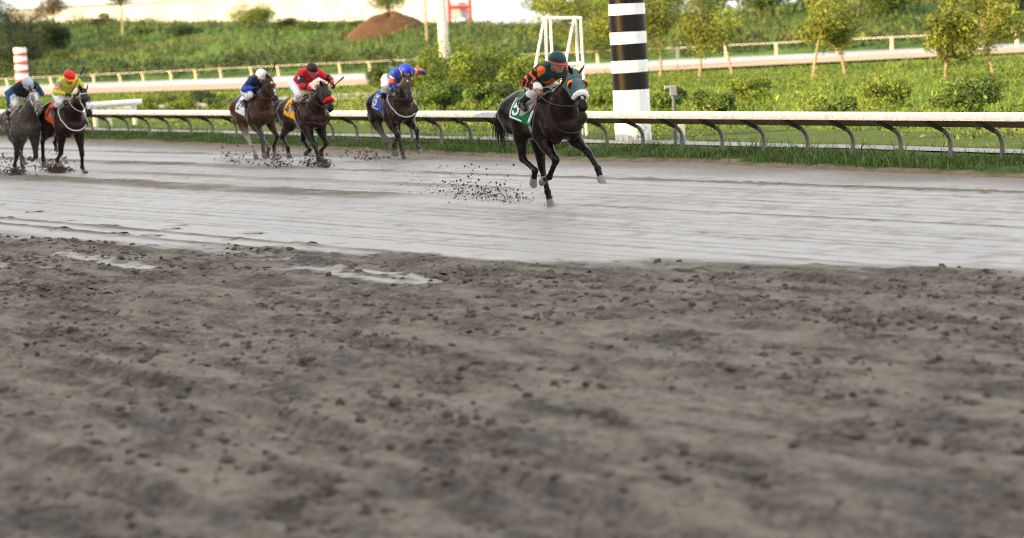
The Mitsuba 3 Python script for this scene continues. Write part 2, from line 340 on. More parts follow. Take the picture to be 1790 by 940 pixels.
hgt = (.04 + .30 * np.clip(dens - .38, 0, 1)) * np.exp(rng.normal(0, .45, n)) + .02
m, c = blades(DU * u[:, None] + DV * v[:, None] + np.array([0, 0, .05]), hgt, rng.uniform(.010, .022, n), rng, (.080, .140, .030), .9)
stuff('verge_grass', m, c, 'green turf along the foot of the white rail')
# drain of pale concrete behind the rail
def drain_col(p, n, uv): return mikit.mix((.15, .14, .12), (.30, .285, .26), mikit.fbm(p.x * 3, p.y * 3, 0, 4))
mat('drain', {'type': 'twosided', 'bsdf': {'type': 'principled', 'base_color': mikit.proc(drain_col), 'roughness': .55, 'specular': .4}})
du_ = np.arange(15, 120, .5); ga = 25.05 + .35 * (meshkit.fbm(np.stack([du_ * .3, 0 * du_, 0 * du_], -1), 3, seed=66) - .5)
gb = ga + .75 + .5 * (meshkit.fbm(np.stack([du_ * .5, 0 * du_, 0 * du_], -1), 3, seed=67) - .5)
ps = np.array([[DU * a + DV * b + np.array([0, 0, .115]) for b in (g0, (g0 + g1) / 2, g1)] for a, g0, g1 in zip(du_, ga, gb)])
structure('drain', grid_mesh(ps[..., 0], ps[..., 1], ps[..., 2]), 'mat_drain', 'pale concrete drain strip behind the rail', True)

# meadow between the tracks
n = 27000
u = rng.uniform(24, 190, n) ; v = 26.0 + rng.uniform(0, 1, n) ** 1.35 * 60
P = DU * u[:, None] + DV * v[:, None]; px = proj_x(P); inn = np.interp(P[:, 0], [-120, -38, -22, -9.3, 0, 9.5, 30, 70], [300, 174.3, 153, 135.1, 129, 125.6, 118, 108]) - 1.5
keep = (px > -250) & (px < 2050) & (P[:, 1] > 30) & (P[:, 1] < inn); P = P[keep]; n = len(P)
big = meshkit.fbm(np.stack([P[:, 0] * .16, P[:, 1] * .16, 0 * P[:, 0]], -1), 3, seed=71)
reps = 7; Q = np.repeat(P, reps, 0) + np.c_[rng.normal(0, .22, (n * reps, 2)), np.full(n * reps, -.10)]; bg = np.repeat(big, reps)
hgt = (.10 + .45 * np.clip(bg - .38, 0, 1)) * np.interp(Q[:, 1], [60, 110], [1, .7]) * np.exp(rng.normal(0, .3, len(Q))); sc = np.clip(Q[:, 1] / 60, 1, 2.4)
m, c = blades(Q, hgt, .030 * sc, rng, (.096, .168, .026), 1.0, .22); c *= (.70 + .7 * np.repeat(bg, 5))[:, None]
stuff('meadow_grass', m, np.clip(c, .004, .5), 'rough yellow-green grass of the infield')

# far track, seen as two strips: wet upper one, dry sandy lower one
FT_IN = np.array([[-120, 300], [-38, 174.3], [-22, 153], [-9.3, 135.1], [0, 129], [9.5, 125.6], [30, 118], [70, 108]], float)
FT_OUT = np.array([[-140, 380], [-55.1, 252.8], [-30, 213], [-12.6, 184.5], [0, 171], [12.3, 161.9], [40, 140], [95, 115]], float)
def resample(L, n):
    s = np.r_[0, np.cumsum(np.linalg.norm(np.diff(L, axis=0), axis=1))]; q = np.linspace(0, s[-1], n); return np.stack([np.interp(q, s, L[:, i]) for i in range(2)], 1)
A, B = resample(FT_IN, 120), resample(FT_OUT, 120)
def strip(t0, t1, z):
    a, b = A * (1 - t0) + B * t0, A * (1 - t1) + B * t1
    X = np.stack([a, (a + b) / 2, b], 1); return grid_mesh(X[..., 0], X[..., 1], np.full(X.shape[:2], z))
def sand_col(p, n, uv): return mikit.mix((.22, .175, .135), (.30, .25, .20), mikit.fbm(p.x * .3, p.y * 1.2, 0, 4))
mat('sand', {'type': 'twosided', 'bsdf': {'type': 'principled', 'base_color': mikit.proc(sand_col), 'roughness': .8, 'specular': .2}})
structure('far_track', strip(0.0, .46, .01), 'mat_sand', 'pale sandy strip of the far track', True)
mat('wet_sand', {'type': 'twosided', 'bsdf': {'type': 'principled', 'base_color': {'type': 'rgb', 'value': [.26, .26, .27]}, 'roughness': .30, 'specular': .5}})
structure('wet_far_track', strip(.46, 1.0, .01), 'mat_wet_sand', 'wet shining strip of the far track', True)
# pale wet path across the infield
pp = [(60, 197, 205), (240, 183, 191), (420, 174, 185), (520, 167, 178), (640, 162, 173), (760, 157, 167), (900, 150, 160), (1000, 147, 155)]
ps = np.array([[at(x, b, .0), at(x, (a + b) / 2, .0), at(x, a, .0)] for x, a, b in pp]); 
mat('path', pr((.26, .24, .21), .5, .4))
structure('infield_path', grid_mesh(ps[..., 0], ps[..., 1], ps[..., 2] + .02), 'mat_path', 'pale wet path across the infield', True)

# embankment beyond the far rail
FR = np.array([[-160, 390], [-95, 300], [-53.1, 244.2], [-6.3, 190.3], [11.3, 163.9], [34, 144], [64, 124], [130, 95]], float)
fr = resample(FR, 600); ftan = np.gradient(fr, axis=0); ftan /= np.linalg.norm(ftan, axis=1, keepdims=True); fnor = np.stack([-ftan[:, 1], ftan[:, 0]], 1)
crest = fr + fnor * 42; cz = []
for q in crest:
    P = np.array([q[0], q[1], 0]); x = proj_x(P); dep = (P - CAM) @ _F
    yy = np.interp(x, [-300, 0, 120, 300, 500, 700, 850, 1000, 1200, 1500, 1790], [44, 46, 44, 42, 43, 50, 47, 46, 32, 0, -32]); cz.append(2.5 + (110 - yy - .058 * x) / FPX * dep)
cz = np.array(cz); ftree = cKDTree(fr)
def hill_z(x, y):
    q = np.stack([x, y], -1); sh = q.shape[:-1]; q = q.reshape(-1, 2); d, i = ftree.query(q); s = ((q - fr[i]) * fnor[i]).sum(1)
    h = cz[i] * (.14 * sm(3, 9, s) + .86 * sm(7, 42, s)); P = np.stack([q[:, 0] * .12, q[:, 1] * .12, 0 * q[:, 0]], -1)
    h = h + (meshkit.fbm(P, 4, seed=81) - .5) * 1.3 * sm(8, 30, s) - .25 * (s < 1.5) - np.clip(s - 45, 0, 400) * .05
    return h.reshape(sh)
hs = np.r_[1.0, np.arange(2.5, 60, 1.6), np.arange(60, 200, 10)]
hp = fr[::2][:, None] + fnor[::2][:, None] * hs[None, :, None]
def hill_col(p, n, uv):
    a = mikit.fbm(p.x * .16, p.y * .16, p.z * .3, 4); b = mikit.fbm(p.x * 1.1, p.y * 1.1, p.z, 3)
    g = mikit.mix((.028, .058, .018), (.068, .125, .032), mikit.smoothstep(.32, .68, a * .6 + b * .4))
    return mikit.mix(g, (.17, .135, .05), mikit.smoothstep(.52, .62, mikit.fbm(p.x * .05, p.y * .05, p.z * .9 + 4, 3)) * .25)
mat('hill', {'type': 'twosided', 'bsdf': {'type': 'principled', 'base_color': mikit.proc(hill_col), 'roughness': .95, 'specular': .1}})
structure('embankment', grid_mesh(hp[..., 0], hp[..., 1], hill_z(hp[..., 0], hp[..., 1])), 'mat_hill', 'grassy embankment beyond the far track', True)
def on_hill(x, y):
    """where the sight line through photograph pixel (x, y) meets the embankment"""
    v = _F + _R * (x - 895) / FPX + _U * (470 - y) / FPX
    t = np.arange(100, 480, .4); Q = CAM + v * t[:, None]; z = np.maximum(hill_z(Q[:, 0], Q[:, 1]), 0); k = np.argmax(Q[:, 2] < z)
    return Q[k] if (Q[:, 2] < z).any() else CAM + v * 330.

# ------------------------------------------------------------------ shrubs and trees
def leaf_cloud(blobs, n, size, rng, col, var=.22, warm=.2):
    """leaf-sized faces through the outer part of several lumps: (centre, radii)"""
    w = np.array([np.prod(np.asarray(r)) ** .67 for _, r in blobs]); pick = rng.choice(len(blobs), n, p=w / w.sum())
    C = np.array([b[0] for b in blobs])[pick]; R_ = np.array([b[1] for b in blobs])[pick]; tone = np.exp(rng.normal(0, .22, len(blobs)))[pick]
    d = rng.normal(0, 1, (n, 3)); d /= np.linalg.norm(d, axis=1, keepdims=True); rad = rng.uniform(.25, 1, (n, 1)) ** .45 * np.exp(rng.normal(0, .10, (n, 1)))
    P = C + d * R_ * rad
    a = rng.normal(0, 1, (n, 3)) + d * .6 + [0, 0, .5]; a /= np.linalg.norm(a, axis=1, keepdims=True); t = np.cross(a, rng.normal(0, 1, (n, 3))); t /= np.linalg.norm(t, axis=1, keepdims=True); b = np.cross(a, t)
    L = (size * np.exp(rng.normal(0, .25, n)))[:, None]; W = L * .42
    v = np.stack([P - t * L * .5, P - b * W * .5 + a * L * .06, P + t * L * .5, P + b * W * .5 + a * L * .06], 1).reshape(-1, 3)
    o = np.arange(n)[:, None] * 4; f = np.concatenate([o + [0, 1, 2], o + [0, 2, 3]], 1).reshape(-1, 3)
    c = leafcol(col, n, rng, var, warm) * tone[:, None]
    return trimesh.Trimesh(v, f, process=False), np.repeat(np.clip(c, .004, .5), 4, 0)
BARK = mat('bark', pr((.16, .12, .08), .9, .2)); PALEBARK = mat('pale_bark', pr((.34, .29, .20), .85, .2))
def lumps(c, rx, rz_, k, rng, ry=None):
    ry = ry or rx; out = []
    for _ in range(k):
        d = rng.normal(0, 1, 3); d /= np.linalg.norm(d); d *= rng.uniform(.25, .75) ; s = rng.uniform(.30, .52)
        out.append((np.asarray(c) + d * [rx, ry, rz_], np.array([rx, ry, rz_]) * s * rng.uniform(.8, 1.2, 3)))
    return out
def shrub(base, w, hgt, label, seed, col=(.055, .085, .016), n=2600, leaf=.11, group=None, k=9, name='shrub', cat='shrub', warm=.2):
    rng = np.random.default_rng(seed); base = np.asarray(base, float); kk = thing(name, label, cat, group)
    bl = lumps(base + [0, 0, hgt * .52], w / 2, hgt * .52, k, rng)
    m, c = leaf_cloud(bl, n, leaf, rng, col, warm=warm); m.vertices[:, 2] = np.maximum(m.vertices[:, 2], base[2] + .02); k2 = key_for(kk + '__foliage'); scene[k2] = mikit.ply(m, 'mat_leaf', False, color=c)
    st = [tube([base + [rng.normal(0, w * .05), rng.normal(0, w * .05), -.1], (base + b[0]) / 2 + rng.normal(0, .05, 3), b[0]], [.035, .025, .01], 5) for b in bl[:6]]
    part(kk, 'stem', join(st), BARK, True)
def tree(base, hgt, crown_w, crown_h, label, seed, col=(.06, .09, .018), n=2600, leaf=.13, trunk=.09, pale=False, group=None, k=10, lean=(0, 0), name='tree', warm=.25):
    rng = np.random.default_rng(seed); base = np.asarray(base, float); kk = thing(name, label, 'tree', group)
    top = base + [lean[0], lean[1], hgt - crown_h * .55]
    bl = lumps(base + [lean[0], lean[1], hgt - crown_h / 2], crown_w / 2, crown_h / 2, k, rng)
    m, c = leaf_cloud(bl, n, leaf, rng, col, warm=warm); k2 = key_for(kk + '__crown'); scene[k2] = mikit.ply(m, 'mat_leaf', False, color=c)
    mid = (base + top) / 2 + [rng.normal(0, .08), rng.normal(0, .08), 0]
    ms = [tube(spline([base - [0, 0, .2], mid, top], 10), np.linspace(trunk, trunk * .55, 10), 9)]
    part(kk, 'trunk', ms[0], PALEBARK if pale else BARK, True)
    part(kk, 'limbs', join([tube([base + (top - base) * rng.uniform(.7, 1), (top + b[0]) / 2 + rng.normal(0, .1, 3), b[0]], [trunk * .5, trunk * .3, trunk * .12], 5) for b in bl]), PALEBARK if pale else BARK, True)
NTH = ['first', 'second', 'third', 'fourth', 'fifth', 'sixth', 'seventh', 'eighth', 'ninth', 'tenth', 'eleventh']
# ------------------------------------------------------------------ the rail beside the horses
def bx(lo, hi, b=0): return box(lo, hi) if b == 0 else cbox(lo, hi, b)
def to_uv(m): v = m.vertices; m = m.copy(); m.vertices = v[:, :1] * DU + v[:, 1:2] * DV + v[:, 2:] * [0, 0, 1]; m.faces = m.faces[:, ::-1]; return m
def stained(p, n, uv):
    s = mikit.fbm(p.x * 5, p.y * 5, p.z * 3, 4); t = mikit.fbm(p.x * 26, p.y * 26, p.z * 26, 2)
    return mikit.mix(mikit.mix((.86, .86, .855), (.56, .52, .46), mikit.smoothstep(.50, .78, s) * .5), (.45, .40, .34), mikit.smoothstep(.74, .84, t) * .4)
WHITE = mat('white_paint', {'type': 'twosided', 'bsdf': {'type': 'principled', 'base_color': mikit.proc(stained), 'roughness': .45, 'specular': .4}}); TAN = mat('rail_underside', pr((.27, .195, .125), .6, .3)); STEEL = mat('post_steel', pr((.27, .245, .215), .5, .4, .2))
rail = thing('safety_rail', 'white slanted running rail on gooseneck posts along the inside of the track', 'rail')
POST_U = [84.77, 83.05, 81.39, 79.79, 78.24, 76.68, 75.11, 73.53, 71.95, 70.34, 68.75, 67.02, 65.18, 63.52, 61.77, 60.12, 58.41, 56.78, 55.18, 53.62, 52.13, 50.73, 49.3, 47.76, 46.26, 44.88, 43.39, 41.95, 40.51, 39.12, 37.77, 36.39, 35.05, 33.73, 32.43, 31.14, 29.87, 28.62, 27.39, 26.2, 25.0, 23.8]
ZT = .88
for i in range(0, len(POST_U) - 3, 3):
    a, b = POST_U[i + 3] - .35, POST_U[i] - .35; g = .006
    prof = [(0, ZT - .135), (-.008, ZT - .03), (.004, ZT - .006), (.03, ZT), (.72, ZT - .20), (.72, ZT - .215), (.03, ZT - .018), (.016, ZT - .03), (.016, ZT - .135)]
    from shapely.geometry import Polygon
    e = trimesh.creation.extrude_polygon(Polygon(prof), b - a - g, engine='earcut'); vv_ = e.vertices
    e.vertices = np.stack([vv_[:, 2] + a, vv_[:, 0] + V_RAIL, vv_[:, 1]], 1)
    part(rail, 'cover_panel', to_uv(trimesh.Trimesh(e.vertices, e.faces[:, ::-1])), WHITE, False)
    part(rail, 'underside_board', to_uv(bx((a, V_RAIL + .46, ZT - .27), (b - g, V_RAIL + .485, ZT - .14))), TAN)
for u in POST_U:
    v0 = V_RAIL + .55
    pts = spline([(u, v0, -.15), (u, v0, .22), (u, v0, .40), (u, v0 - .05, .50), (u, v0 - .16, .57)], 14)
    part(rail, 'post', to_uv(tube(pts, .038, 10)), STEEL, True)
    part(rail, 'bracket', to_uv(tube([(u, V_RAIL + .03, ZT - .12), (u, V_RAIL + .12, ZT - .175), (u, V_RAIL + .43, ZT - .325)], [.03, .042, .036], 8)), cmat((.11, .092, .075), .7, .2), 40)

# finish pole, black and white
base = at(1108, 253, 0.0); base[2] = 0
pole = thing('finish_pole', 'tall thick pole painted in black and white bands behind the rail', 'pole')
edges = [(-.1, 1.17, 1), (1.17, 1.54, 0), (1.54, 1.79, 1), (1.79, 2.14, 0), (2.14, 2.39, 1), (2.39, 2.75, 0), (2.75, 2.98, 1), (2.98, 3.35, 0), (3.35, 3.6, 1), (3.6, 3.97, 0), (3.97, 4.22, 1)]
def pole_white(p, n, uv):
    g = mikit.fbm(p.x * 14, p.y * 14, p.z * 5, 4); low = mikit.smoothstep(.62, .1, p.z + (g - .5) * .5)
    return mikit.mix((.87, .87, .87), (.50, .48, .44), dr.clip(low * mikit.smoothstep(.5, .62, g) + mikit.smoothstep(.68, .78, g) * .3, 0, 1))
mat('pole_white', {'type': 'twosided', 'bsdf': {'type': 'principled', 'base_color': mikit.proc(pole_white), 'roughness': .38, 'specular': .5}})
for a, b, w in edges:
    r = .386 if w else .3845; pf = [(0, a), (r - .002, a), (r, a + .003), (r, b - .003), (r - .002, b), (0, b)]
    m = trimesh.creation.revolve(np.array(pf), sections=72); m.vertices += base * [1, 1, 0]
    part(pole, 'band', m, 'mat_pole_white' if w else cmat((.004, .004, .005), .35, .25), 30)

# white steel stand behind the leader
tb = at(1022, 243, 0); sc = 76.4
fx_, fz_ = lambda px: (px - 1022) / sc, lambda py: (243 - py) / sc
stand = thing('steel_stand', 'white tubular steel stand with a small box, behind the leading horse', 'stand')
def S_(px, py, dy=0.0):
    """a point of the stand surveyed at photograph pixel, dy metres behind its front"""
    v = _F + _R * (px - 895) / FPX + _U * (470 - py) / FPX; return CAM + v * ((tb[1] + dy) / v[1])
legs_ = [((951, 33), (913, 243), 0, 0), ((954, 33), (959, 243), .0, .05), ((962, 33), (972, 243), .8, .85), ((1003, 34), (975, 180), .8, .3), ((1006, 34), (1018, 243), .8, .8), ((1015, 33), (1026, 243), 0, 0)]
for (p, q, d0, d1) in legs_: part(stand, 'leg', tube([S_(*p, d0), S_(*q, d1)], .032, 10), WHITE, True)
for (p, q, d0, d1) in (((949, 32), (1016, 31), 0, 0), ((960, 31), (1007, 30), .8, .8), ((949, 32), (960, 31), 0, .8), ((1016, 31), (1007, 30), 0, .8)): part(stand, 'top_bar', tube([S_(*p, d0), S_(*q, d1)], .03, 10), WHITE, True)
a, b = S_(988, 121), S_(1020, 108); part(stand, 'box', cbox((min(a[0], b[0]), tb[1] + .05, min(a[2], b[2])), (max(a[0], b[0]), tb[1] + .6, max(a[2], b[2])), .015), WHITE)
part(stand, 'crossbar', tube([S_(940, 115), S_(1021, 112)], .022, 8), WHITE, True)

# sensor on a grey post
q = at(1182, 262, 0); q[2] = 0; sp = thing('sensor_post', 'thin grey post with a small camera housing, right of the banded pole', 'post')
GREY = cmat((.11, .135, .165), .45, .4, .2)
part(sp, 'pole', trimesh.creation.cylinder(.034, 1.16, transform=trimesh.transformations.translation_matrix(q + [0, 0, .53]), sections=16), GREY, 30)
part(sp, 'housing', cbox(q + [-.07, -.08, 1.08], q + [.07, .08, 1.29], .015), cmat((.17, .20, .245), .45, .4))
part(sp, 'lens_tube', tube([q + [-.05, -.03, 1.25], q + [-.17, -.06, 1.25]], [.036, .04], 12), cmat((.24, .27, .31), .4), 30)
part(sp, 'collar', trimesh.creation.cylinder(.05, .06, transform=trimesh.transformations.translation_matrix(q + [0, 0, 1.05]), sections=16), GREY, 30)
q = at(1193, 258, 0); single('utility_cabinet', cbox(q * [1, 1, 0] + [-.06, -.05, -.05], q * [1, 1, 0] + [.07, .1, .48], .01), cmat((.30, .34, .40), .5), 'low pale cabinet on the grass beside the grey sensor post', 'cabinet')

# red and white post on the left
q = at(40, 152, 0); q[2] = 0; rp = thing('distance_post', 'thick post in red and white bands behind the grey horse\'s rider', 'post')
z = 0.0; i = 0
while z < 3.5:
    hgt = (.50, .35)[i % 2]
    m = trimesh.creation.revolve(np.array([(0, z), (.62, z), (.62, z + hgt - .004), (0, z + hgt - .004)]), sections=40); m.vertices += q
    part(rp, 'band', m, WHITE if i % 2 == 0 else cmat((.55, .06, .05), .5), 30); z += hgt; i += 1

# far rail
frl = thing('far_rail', 'long low white rail on slanting posts beyond the far track', 'rail')
s_ = np.r_[0, np.cumsum(np.linalg.norm(np.diff(fr, axis=0), axis=1))]
p3 = np.c_[fr, np.full(len(fr), .81)]
for a in range(60, 500, 40): part(frl, 'rail_length', tube(p3[a:a + 41:4], .042, 8), cmat((.32, .32, .31), .5), True)
for sp_ in np.arange(s_[60], s_[500], 4.5):
    i = int(np.argmin(abs(s_ - sp_))); b = np.array([fr[i][0], fr[i][1], -.1]); n_ = np.array([*fnor[i], 0]); t_ = np.array([*ftan[i], 0])
    part(frl, 'post', tube([b + n_ * .25 - t_ * .05, b + n_ * .2 + [0, 0, .5], b + [0, 0, .89] + t_ * .12], [.13, .13, .12], 6), cmat((.74, .66, .48), .6), 40)

# piece of white rail on the infield
wr_ = thing('infield_rail', 'short length of white rail on the infield left of the shrubs', 'rail')
a, b = at(120, 187, .85), at(246, 178, .85)
part(wr_, 'beam', tube([a, (a + b) / 2, b], .11, 8), WHITE, True)
for t_ in (.05, .35, .55, .9): 
    q = a + (b - a) * t_; part(wr_, 'post', tube([q * [1, 1, 0] + [0, 0, -.15], q], .08, 8), cmat((.72, .68, .55), .6), True)

# utility pole, thin pole, hilltop posts
q = at(779, 130, 0); up_ = thing('utility_pole', 'pale concrete utility pole rising out of the shrubs', 'pole'); q[2] = 0
part(up_, 'shaft', tube([q - [0, 0, .3], q + [0, 0, 4], q + [0, 0, 11]], [.36, .33, .27], 16), cmat((.62, .60, .55), .7, .3), True)
part(up_, 'collar', tube([q + [0, 0, .3], q + [0, 0, .9]], [.385, .385], 16), cmat((.40, .38, .34), .7, .3), 30)
q = on_hill(747, 74); single('thin_pole', tube([q - [0, 0, .5], q + [0, 0, 9]], [.14, .10], 10), cmat((.36, .29, .20), .8), 'thin brown pole at the right foot of the dirt mound', 'pole', smooth=True)
for i, (x, y) in enumerate(((131, 36), (260, 35), (540, 37), (633, 40))):
    q = on_hill(x, y); single('fence_post', tube([q - [0, 0, .4], q + [0, 0, 1.5]], [.06, .05], 6), cmat((.12, .10, .09), .8), f'{NTH[i]} thin dark post from the left on the skyline of the embankment', 'post', 'thin posts on the skyline', smooth=True)

# mound of earth
c_ = on_hill(681, 60); R_m, H_m = 5.7, 2.2
rr, aa = np.meshgrid(np.linspace(0, 1, 40), np.linspace(0, 2 * np.pi, 121), indexing='ij')
X = c_[0] + np.cos(aa) * rr * R_m; Yc = c_[1] + 3 + np.sin(aa) * rr * R_m * .8
nz_ = meshkit.fbm(np.stack([X * .8, Yc * .8, 0 * X], -1), 5, seed=91) - .5
Zm = c_[2] - .5 + (H_m + .5) * np.cos(np.clip(rr, 0, 1) * np.pi / 2) ** 1.1 * (1 + .12 * np.cos(aa * 2)) + nz_ * 1.3 * (1 - rr) * rr ** .4
def mound_col(p, n, uv): return mikit.mix((.050, .030, .019), (.130, .080, .050), mikit.fbm(p.x * 1.6, p.y * 1.6, p.z * 1.6, 4))
mat('earth', {'type': 'twosided', 'bsdf': {'type': 'principled', 'base_color': mikit.proc(mound_col), 'roughness': .95, 'specular': .1}})
single('dirt_mound', grid_mesh(X, Yc, Zm), 'mat_earth', 'brown heap of bare earth on top of the embankment', 'mound', smooth=True)

# long cream building and red frame beyond the embankment
cb = thing('long_building', 'long low cream building on the skyline behind the embankment', 'building')
def far_pt(px, py, d): v = _F + _R * (px - 895) / FPX + _U * (470 - py) / FPX; return CAM + v * d / (v @ _F)
D_ = 430.; a, b = far_pt(20, 15, D_), far_pt(768, -6, D_)
top = max(a[2], b[2]) - .2; m = bx((a[0], D_, -1), (b[0], D_ + 14, top)); part(cb, 'wall', m, cmat((.82, .81, .78), .8, .2))
part(cb, 'roof', trimesh.Trimesh(*(lambda x0, x1: ([[x0, D_ - .6, top], [x1, D_ - .6, top], [x1, D_ + 7, top + .7], [x0, D_ + 7, top + .7], [x0, D_ + 14.6, top], [x1, D_ + 14.6, top], [x0, D_ - .6, top + .003], [x1, D_ - .6, top + .003]], [[0, 1, 2], [0, 2, 3], [3, 2, 5], [3, 5, 4], [0, 3, 4], [1, 5, 2], [0, 4, 5], [0, 5, 1]]))(a[0] - .6, b[0] + .6)), cmat((.76, .75, .74), .6))
for i in range(10):
    x = a[0] + (b[0] - a[0]) * (i + .5) / 10; part(cb, 'shutter', bx((x - 1.7, D_ - .06, top - 3.2), (x + 1.7, D_ - .003, top - .6)), cmat((.74, .71, .66), .6))
rf = thing('red_frame', 'red steel frame with a pale panel on the skyline right of the utility pole', 'frame'); D_ = 330.
P_ = lambda x, y: far_pt(x, y, D_)
RED = cmat((.45, .03, .04), .5)
for x in (785, 822): part(rf, 'column', tube([P_(x - 2, -30), P_(x + 1, 42)], .26, 8), RED, 30)
for y in (-12, 13): part(rf, 'beam', tube([P_(784, y), P_(822, y - 1)], .24, 8), RED, 30)
g0, g1 = P_(787, 32), P_(819, 2); part(rf, 'panel', bx((g0[0], g0[1] + 1.2, g0[2]), (g1[0], g0[1] + 1.4, g1[2])), cmat((.62, .56, .60), .7))
q = on_hill(4, 78); ya = thing('barrier_arm', 'yellow barrier arm at the left edge below the dark bushes', 'barrier'); 
part(ya, 'arm', tube([far_pt(12, 78, q[1]), far_pt(-12, 48, q[1])], .16, 8), cmat((.75, .45, .03), .5), 30); part(ya, 'stand', tube([far_pt(12, 74, q[1]), far_pt(13, 104, q[1])], .2, 8), cmat((.6, .36, .03), .5), 30)

# ------------------------------------------------------------------ planting
def nth(xs, i): return NTH[sorted(xs).index(xs[i])]
YG, MG, DG = (.112, .180, .022), (.062, .122, .020), (.018, .040, .012)
G = 'yellow-green shrubs on the infield'
def ground_shrub(px, py, wpx, hpx, seed, col, label, group=None, n=2600, leaf=.10, **kw):
    q = at(px, py, 0); q[2] = -.1; s = FPX / ((q - CAM) @ _F); shrub(q, wpx / s, hpx / s, label, seed, col, n, leaf, group, **kw)
for i, (x, y, w, hh, col) in enumerate([(262, 193, 70, 34, YG), (318, 192, 75, 36, YG), (378, 190, 60, 28, MG), (300, 182, 80, 24, MG), (352, 180, 70, 26, DG), (420, 186, 60, 22, MG)]):
    ground_shrub(x, y, w, hh, 200 + i, col, f'{nth([262, 318, 378, 300, 352, 420], i)} shrub from the left in the low clump left of the navy-clad jockey', 'low shrubs left of centre', leaf=.09)
for i, (x, y, w, hh, col) in enumerate([(668, 156, 72, 46, MG), (716, 156, 84, 56, MG), (760, 170, 104, 88, YG), (800, 150, 104, 90, MG), (835, 182, 126, 112, YG), (880, 152, 104, 88, MG), (905, 184, 108, 92, YG), (770, 192, 108, 60, MG), (855, 194, 96, 60, MG), (930, 154, 84, 64, YG), (690, 192, 64, 30, YG)]):
    ground_shrub(x, y, w, hh, 220 + i, col, f'{nth([668, 716, 760, 800, 835, 880, 905, 770, 855, 930, 690], i)} bush from the left in the thicket left of the leading jockey', 'shrubs of the thicket behind the leader', leaf=.12, n=4600, k=13)
for i, (x, y, w, hh, col) in enumerate([(1164, 190, 74, 40, MG), (1186, 176, 60, 34, DG), (1044, 188, 66, 38, YG), (1250, 193, 96, 44, MG), (1316, 176, 120, 52, YG), (1462, 196, 90, 34, MG), (1545, 180, 130, 60, YG), (1702, 197, 150, 66, MG)]):
    ground_shrub(x, y, w, hh, 240 + i, col, 'low shrub on the grass seen just left of the banded pole' if x == 1044 else f'{nth([1164, 1186, 2040, 1250, 1316, 1462, 1545, 1702], i)} low shrub right of the banded pole, on the grass behind the rail', 'low shrubs right of the banded pole', leaf=.09, n=4200, k=12)
# young trees on thin pale trunks, right
for i, (x, y, top, cw, ch, lean) in enumerate([(1092, 132, -8, 128, 112, -.5), (1153, 132, -22, 120, 122, -.1), (1020, 128, -28, 160, 108, -.9), (1222, 136, -30, 120, 128, .3), (1282, 126, 20, 70, 70, -.3), (1420, 131, -12, 120, 104, .5), (1478, 124, -40, 150, 130, -.5), (1650, 138, -4, 105, 112, .2), (1738, 126, -44, 170, 142, -.4)]):
    q = at(x, y, 0); q[2] = -.1; s = FPX / ((q - CAM) @ _F)
    tree(q, (y - top) / s, cw / s, ch / s, ['young thin-trunked tree just left of the banded pole', 'young thin-trunked tree just right of the banded pole', 'young thin-trunked tree above the leading horse, beside the steel stand'][i] if i < 3 else f'{NTH[i - 2]} young pale-trunked tree from the banded pole towards the right edge', 260 + i, (.115, .170, .026), 5200, .14, .075, True, 'young trees at the right', lean=(lean, 0), warm=.6, k=11)
# trees behind on the bank
T_ = [(960, 42, 110, 60, MG), (1010, 50, 90, 70, MG), (1070, 50, 100, 75, YG), (1150, 45, 110, 80, MG), (1230, 40, 120, 80, MG), (1330, 35, 130, 90, MG), (1440, 30, 120, 80, DG), (1560, 30, 140, 90, MG), (1680, 25, 140, 90, MG), (1770, 20, 120, 90, DG)]
for i, (x, y, w, hh, col) in enumerate(T_):
    q = on_hill(x, y); s = FPX / ((q - CAM) @ _F); tree(q - [0, 0, .3], hh / s, w / s, hh / s * .85, f'{NTH[i]} bushy tree from the left in the row on the bank at the right', 280 + i, col, 4600, .24, .14, group='trees on the bank at the right', k=10)
for (x, y, w, hh, ch, col, lab, pale) in [(215, 62, 74, 108, 58, (.04, .07, .016), 'round-topped tree on a bare trunk cut by the top of the photo, left', True), (95, 42, 74, 54, 46, (.11, .085, .045), 'brownish thin-leaved tree on the skyline beside the dark bushes', False),
                                          (440, 46, 92, 48, 46, YG, 'light green tree on the skyline above the navy-clad jockey', False), (680, 24, 78, 62, 48, MG, 'green tree standing behind the dirt mound', False)]:
    q = on_hill(x, y) if x != 680 else far_pt(680, 30, 262.); s = FPX / ((q - CAM) @ _F); tree(q - [0, 0, .3], hh / s, w / s, ch / s, lab, 300 + x, col, 3600, .24, .16, pale, k=15)
for i, (x, y, w, hh, col) in enumerate([(8, 108, 90, 116, DG), (50, 106, 110, 100, DG), (92, 106, 84, 80, DG), (30, 130, 130, 84, DG), (-34, 110, 100, 130, DG)]):
    q = on_hill(x, y); s = FPX / ((q - CAM) @ _F); shrub(q - [0, 0, .3], w / s, hh / s, ['large dark bush at the upper left, second from the edge', 'large dark bush third from the left edge, left of the round-topped tree', 'dark bush at the right end of the dark clump, upper left', 'lower dark bush in front of the dark clump at the left edge', 'dark bush cut by the left edge of the photo'][i], 320 + i, col, 5200, .26, 'dark bushes at the left edge', warm=.1)
EMB = {0: 'small bright bush above the far rail, right of the red and white post', 1: 'bright bush above the far rail, left of the navy-clad jockey', 2: 'dark bush on the skyline left of the round-topped tree', 3: 'green bush at the far rail above the red-clad jockey', 4: 'bright bush at the far rail, right of the red-clad jockey', 5: 'dark bush on the upper bank right of the skyline tree', 6: 'green bush on the upper bank left of the dirt mound', 7: 'wide dark bush high on the bank, middle of its left half', 8: 'small green bush at the left foot of the dirt mound', 9: 'dark bush high on the bank, right of the round-topped tree'}
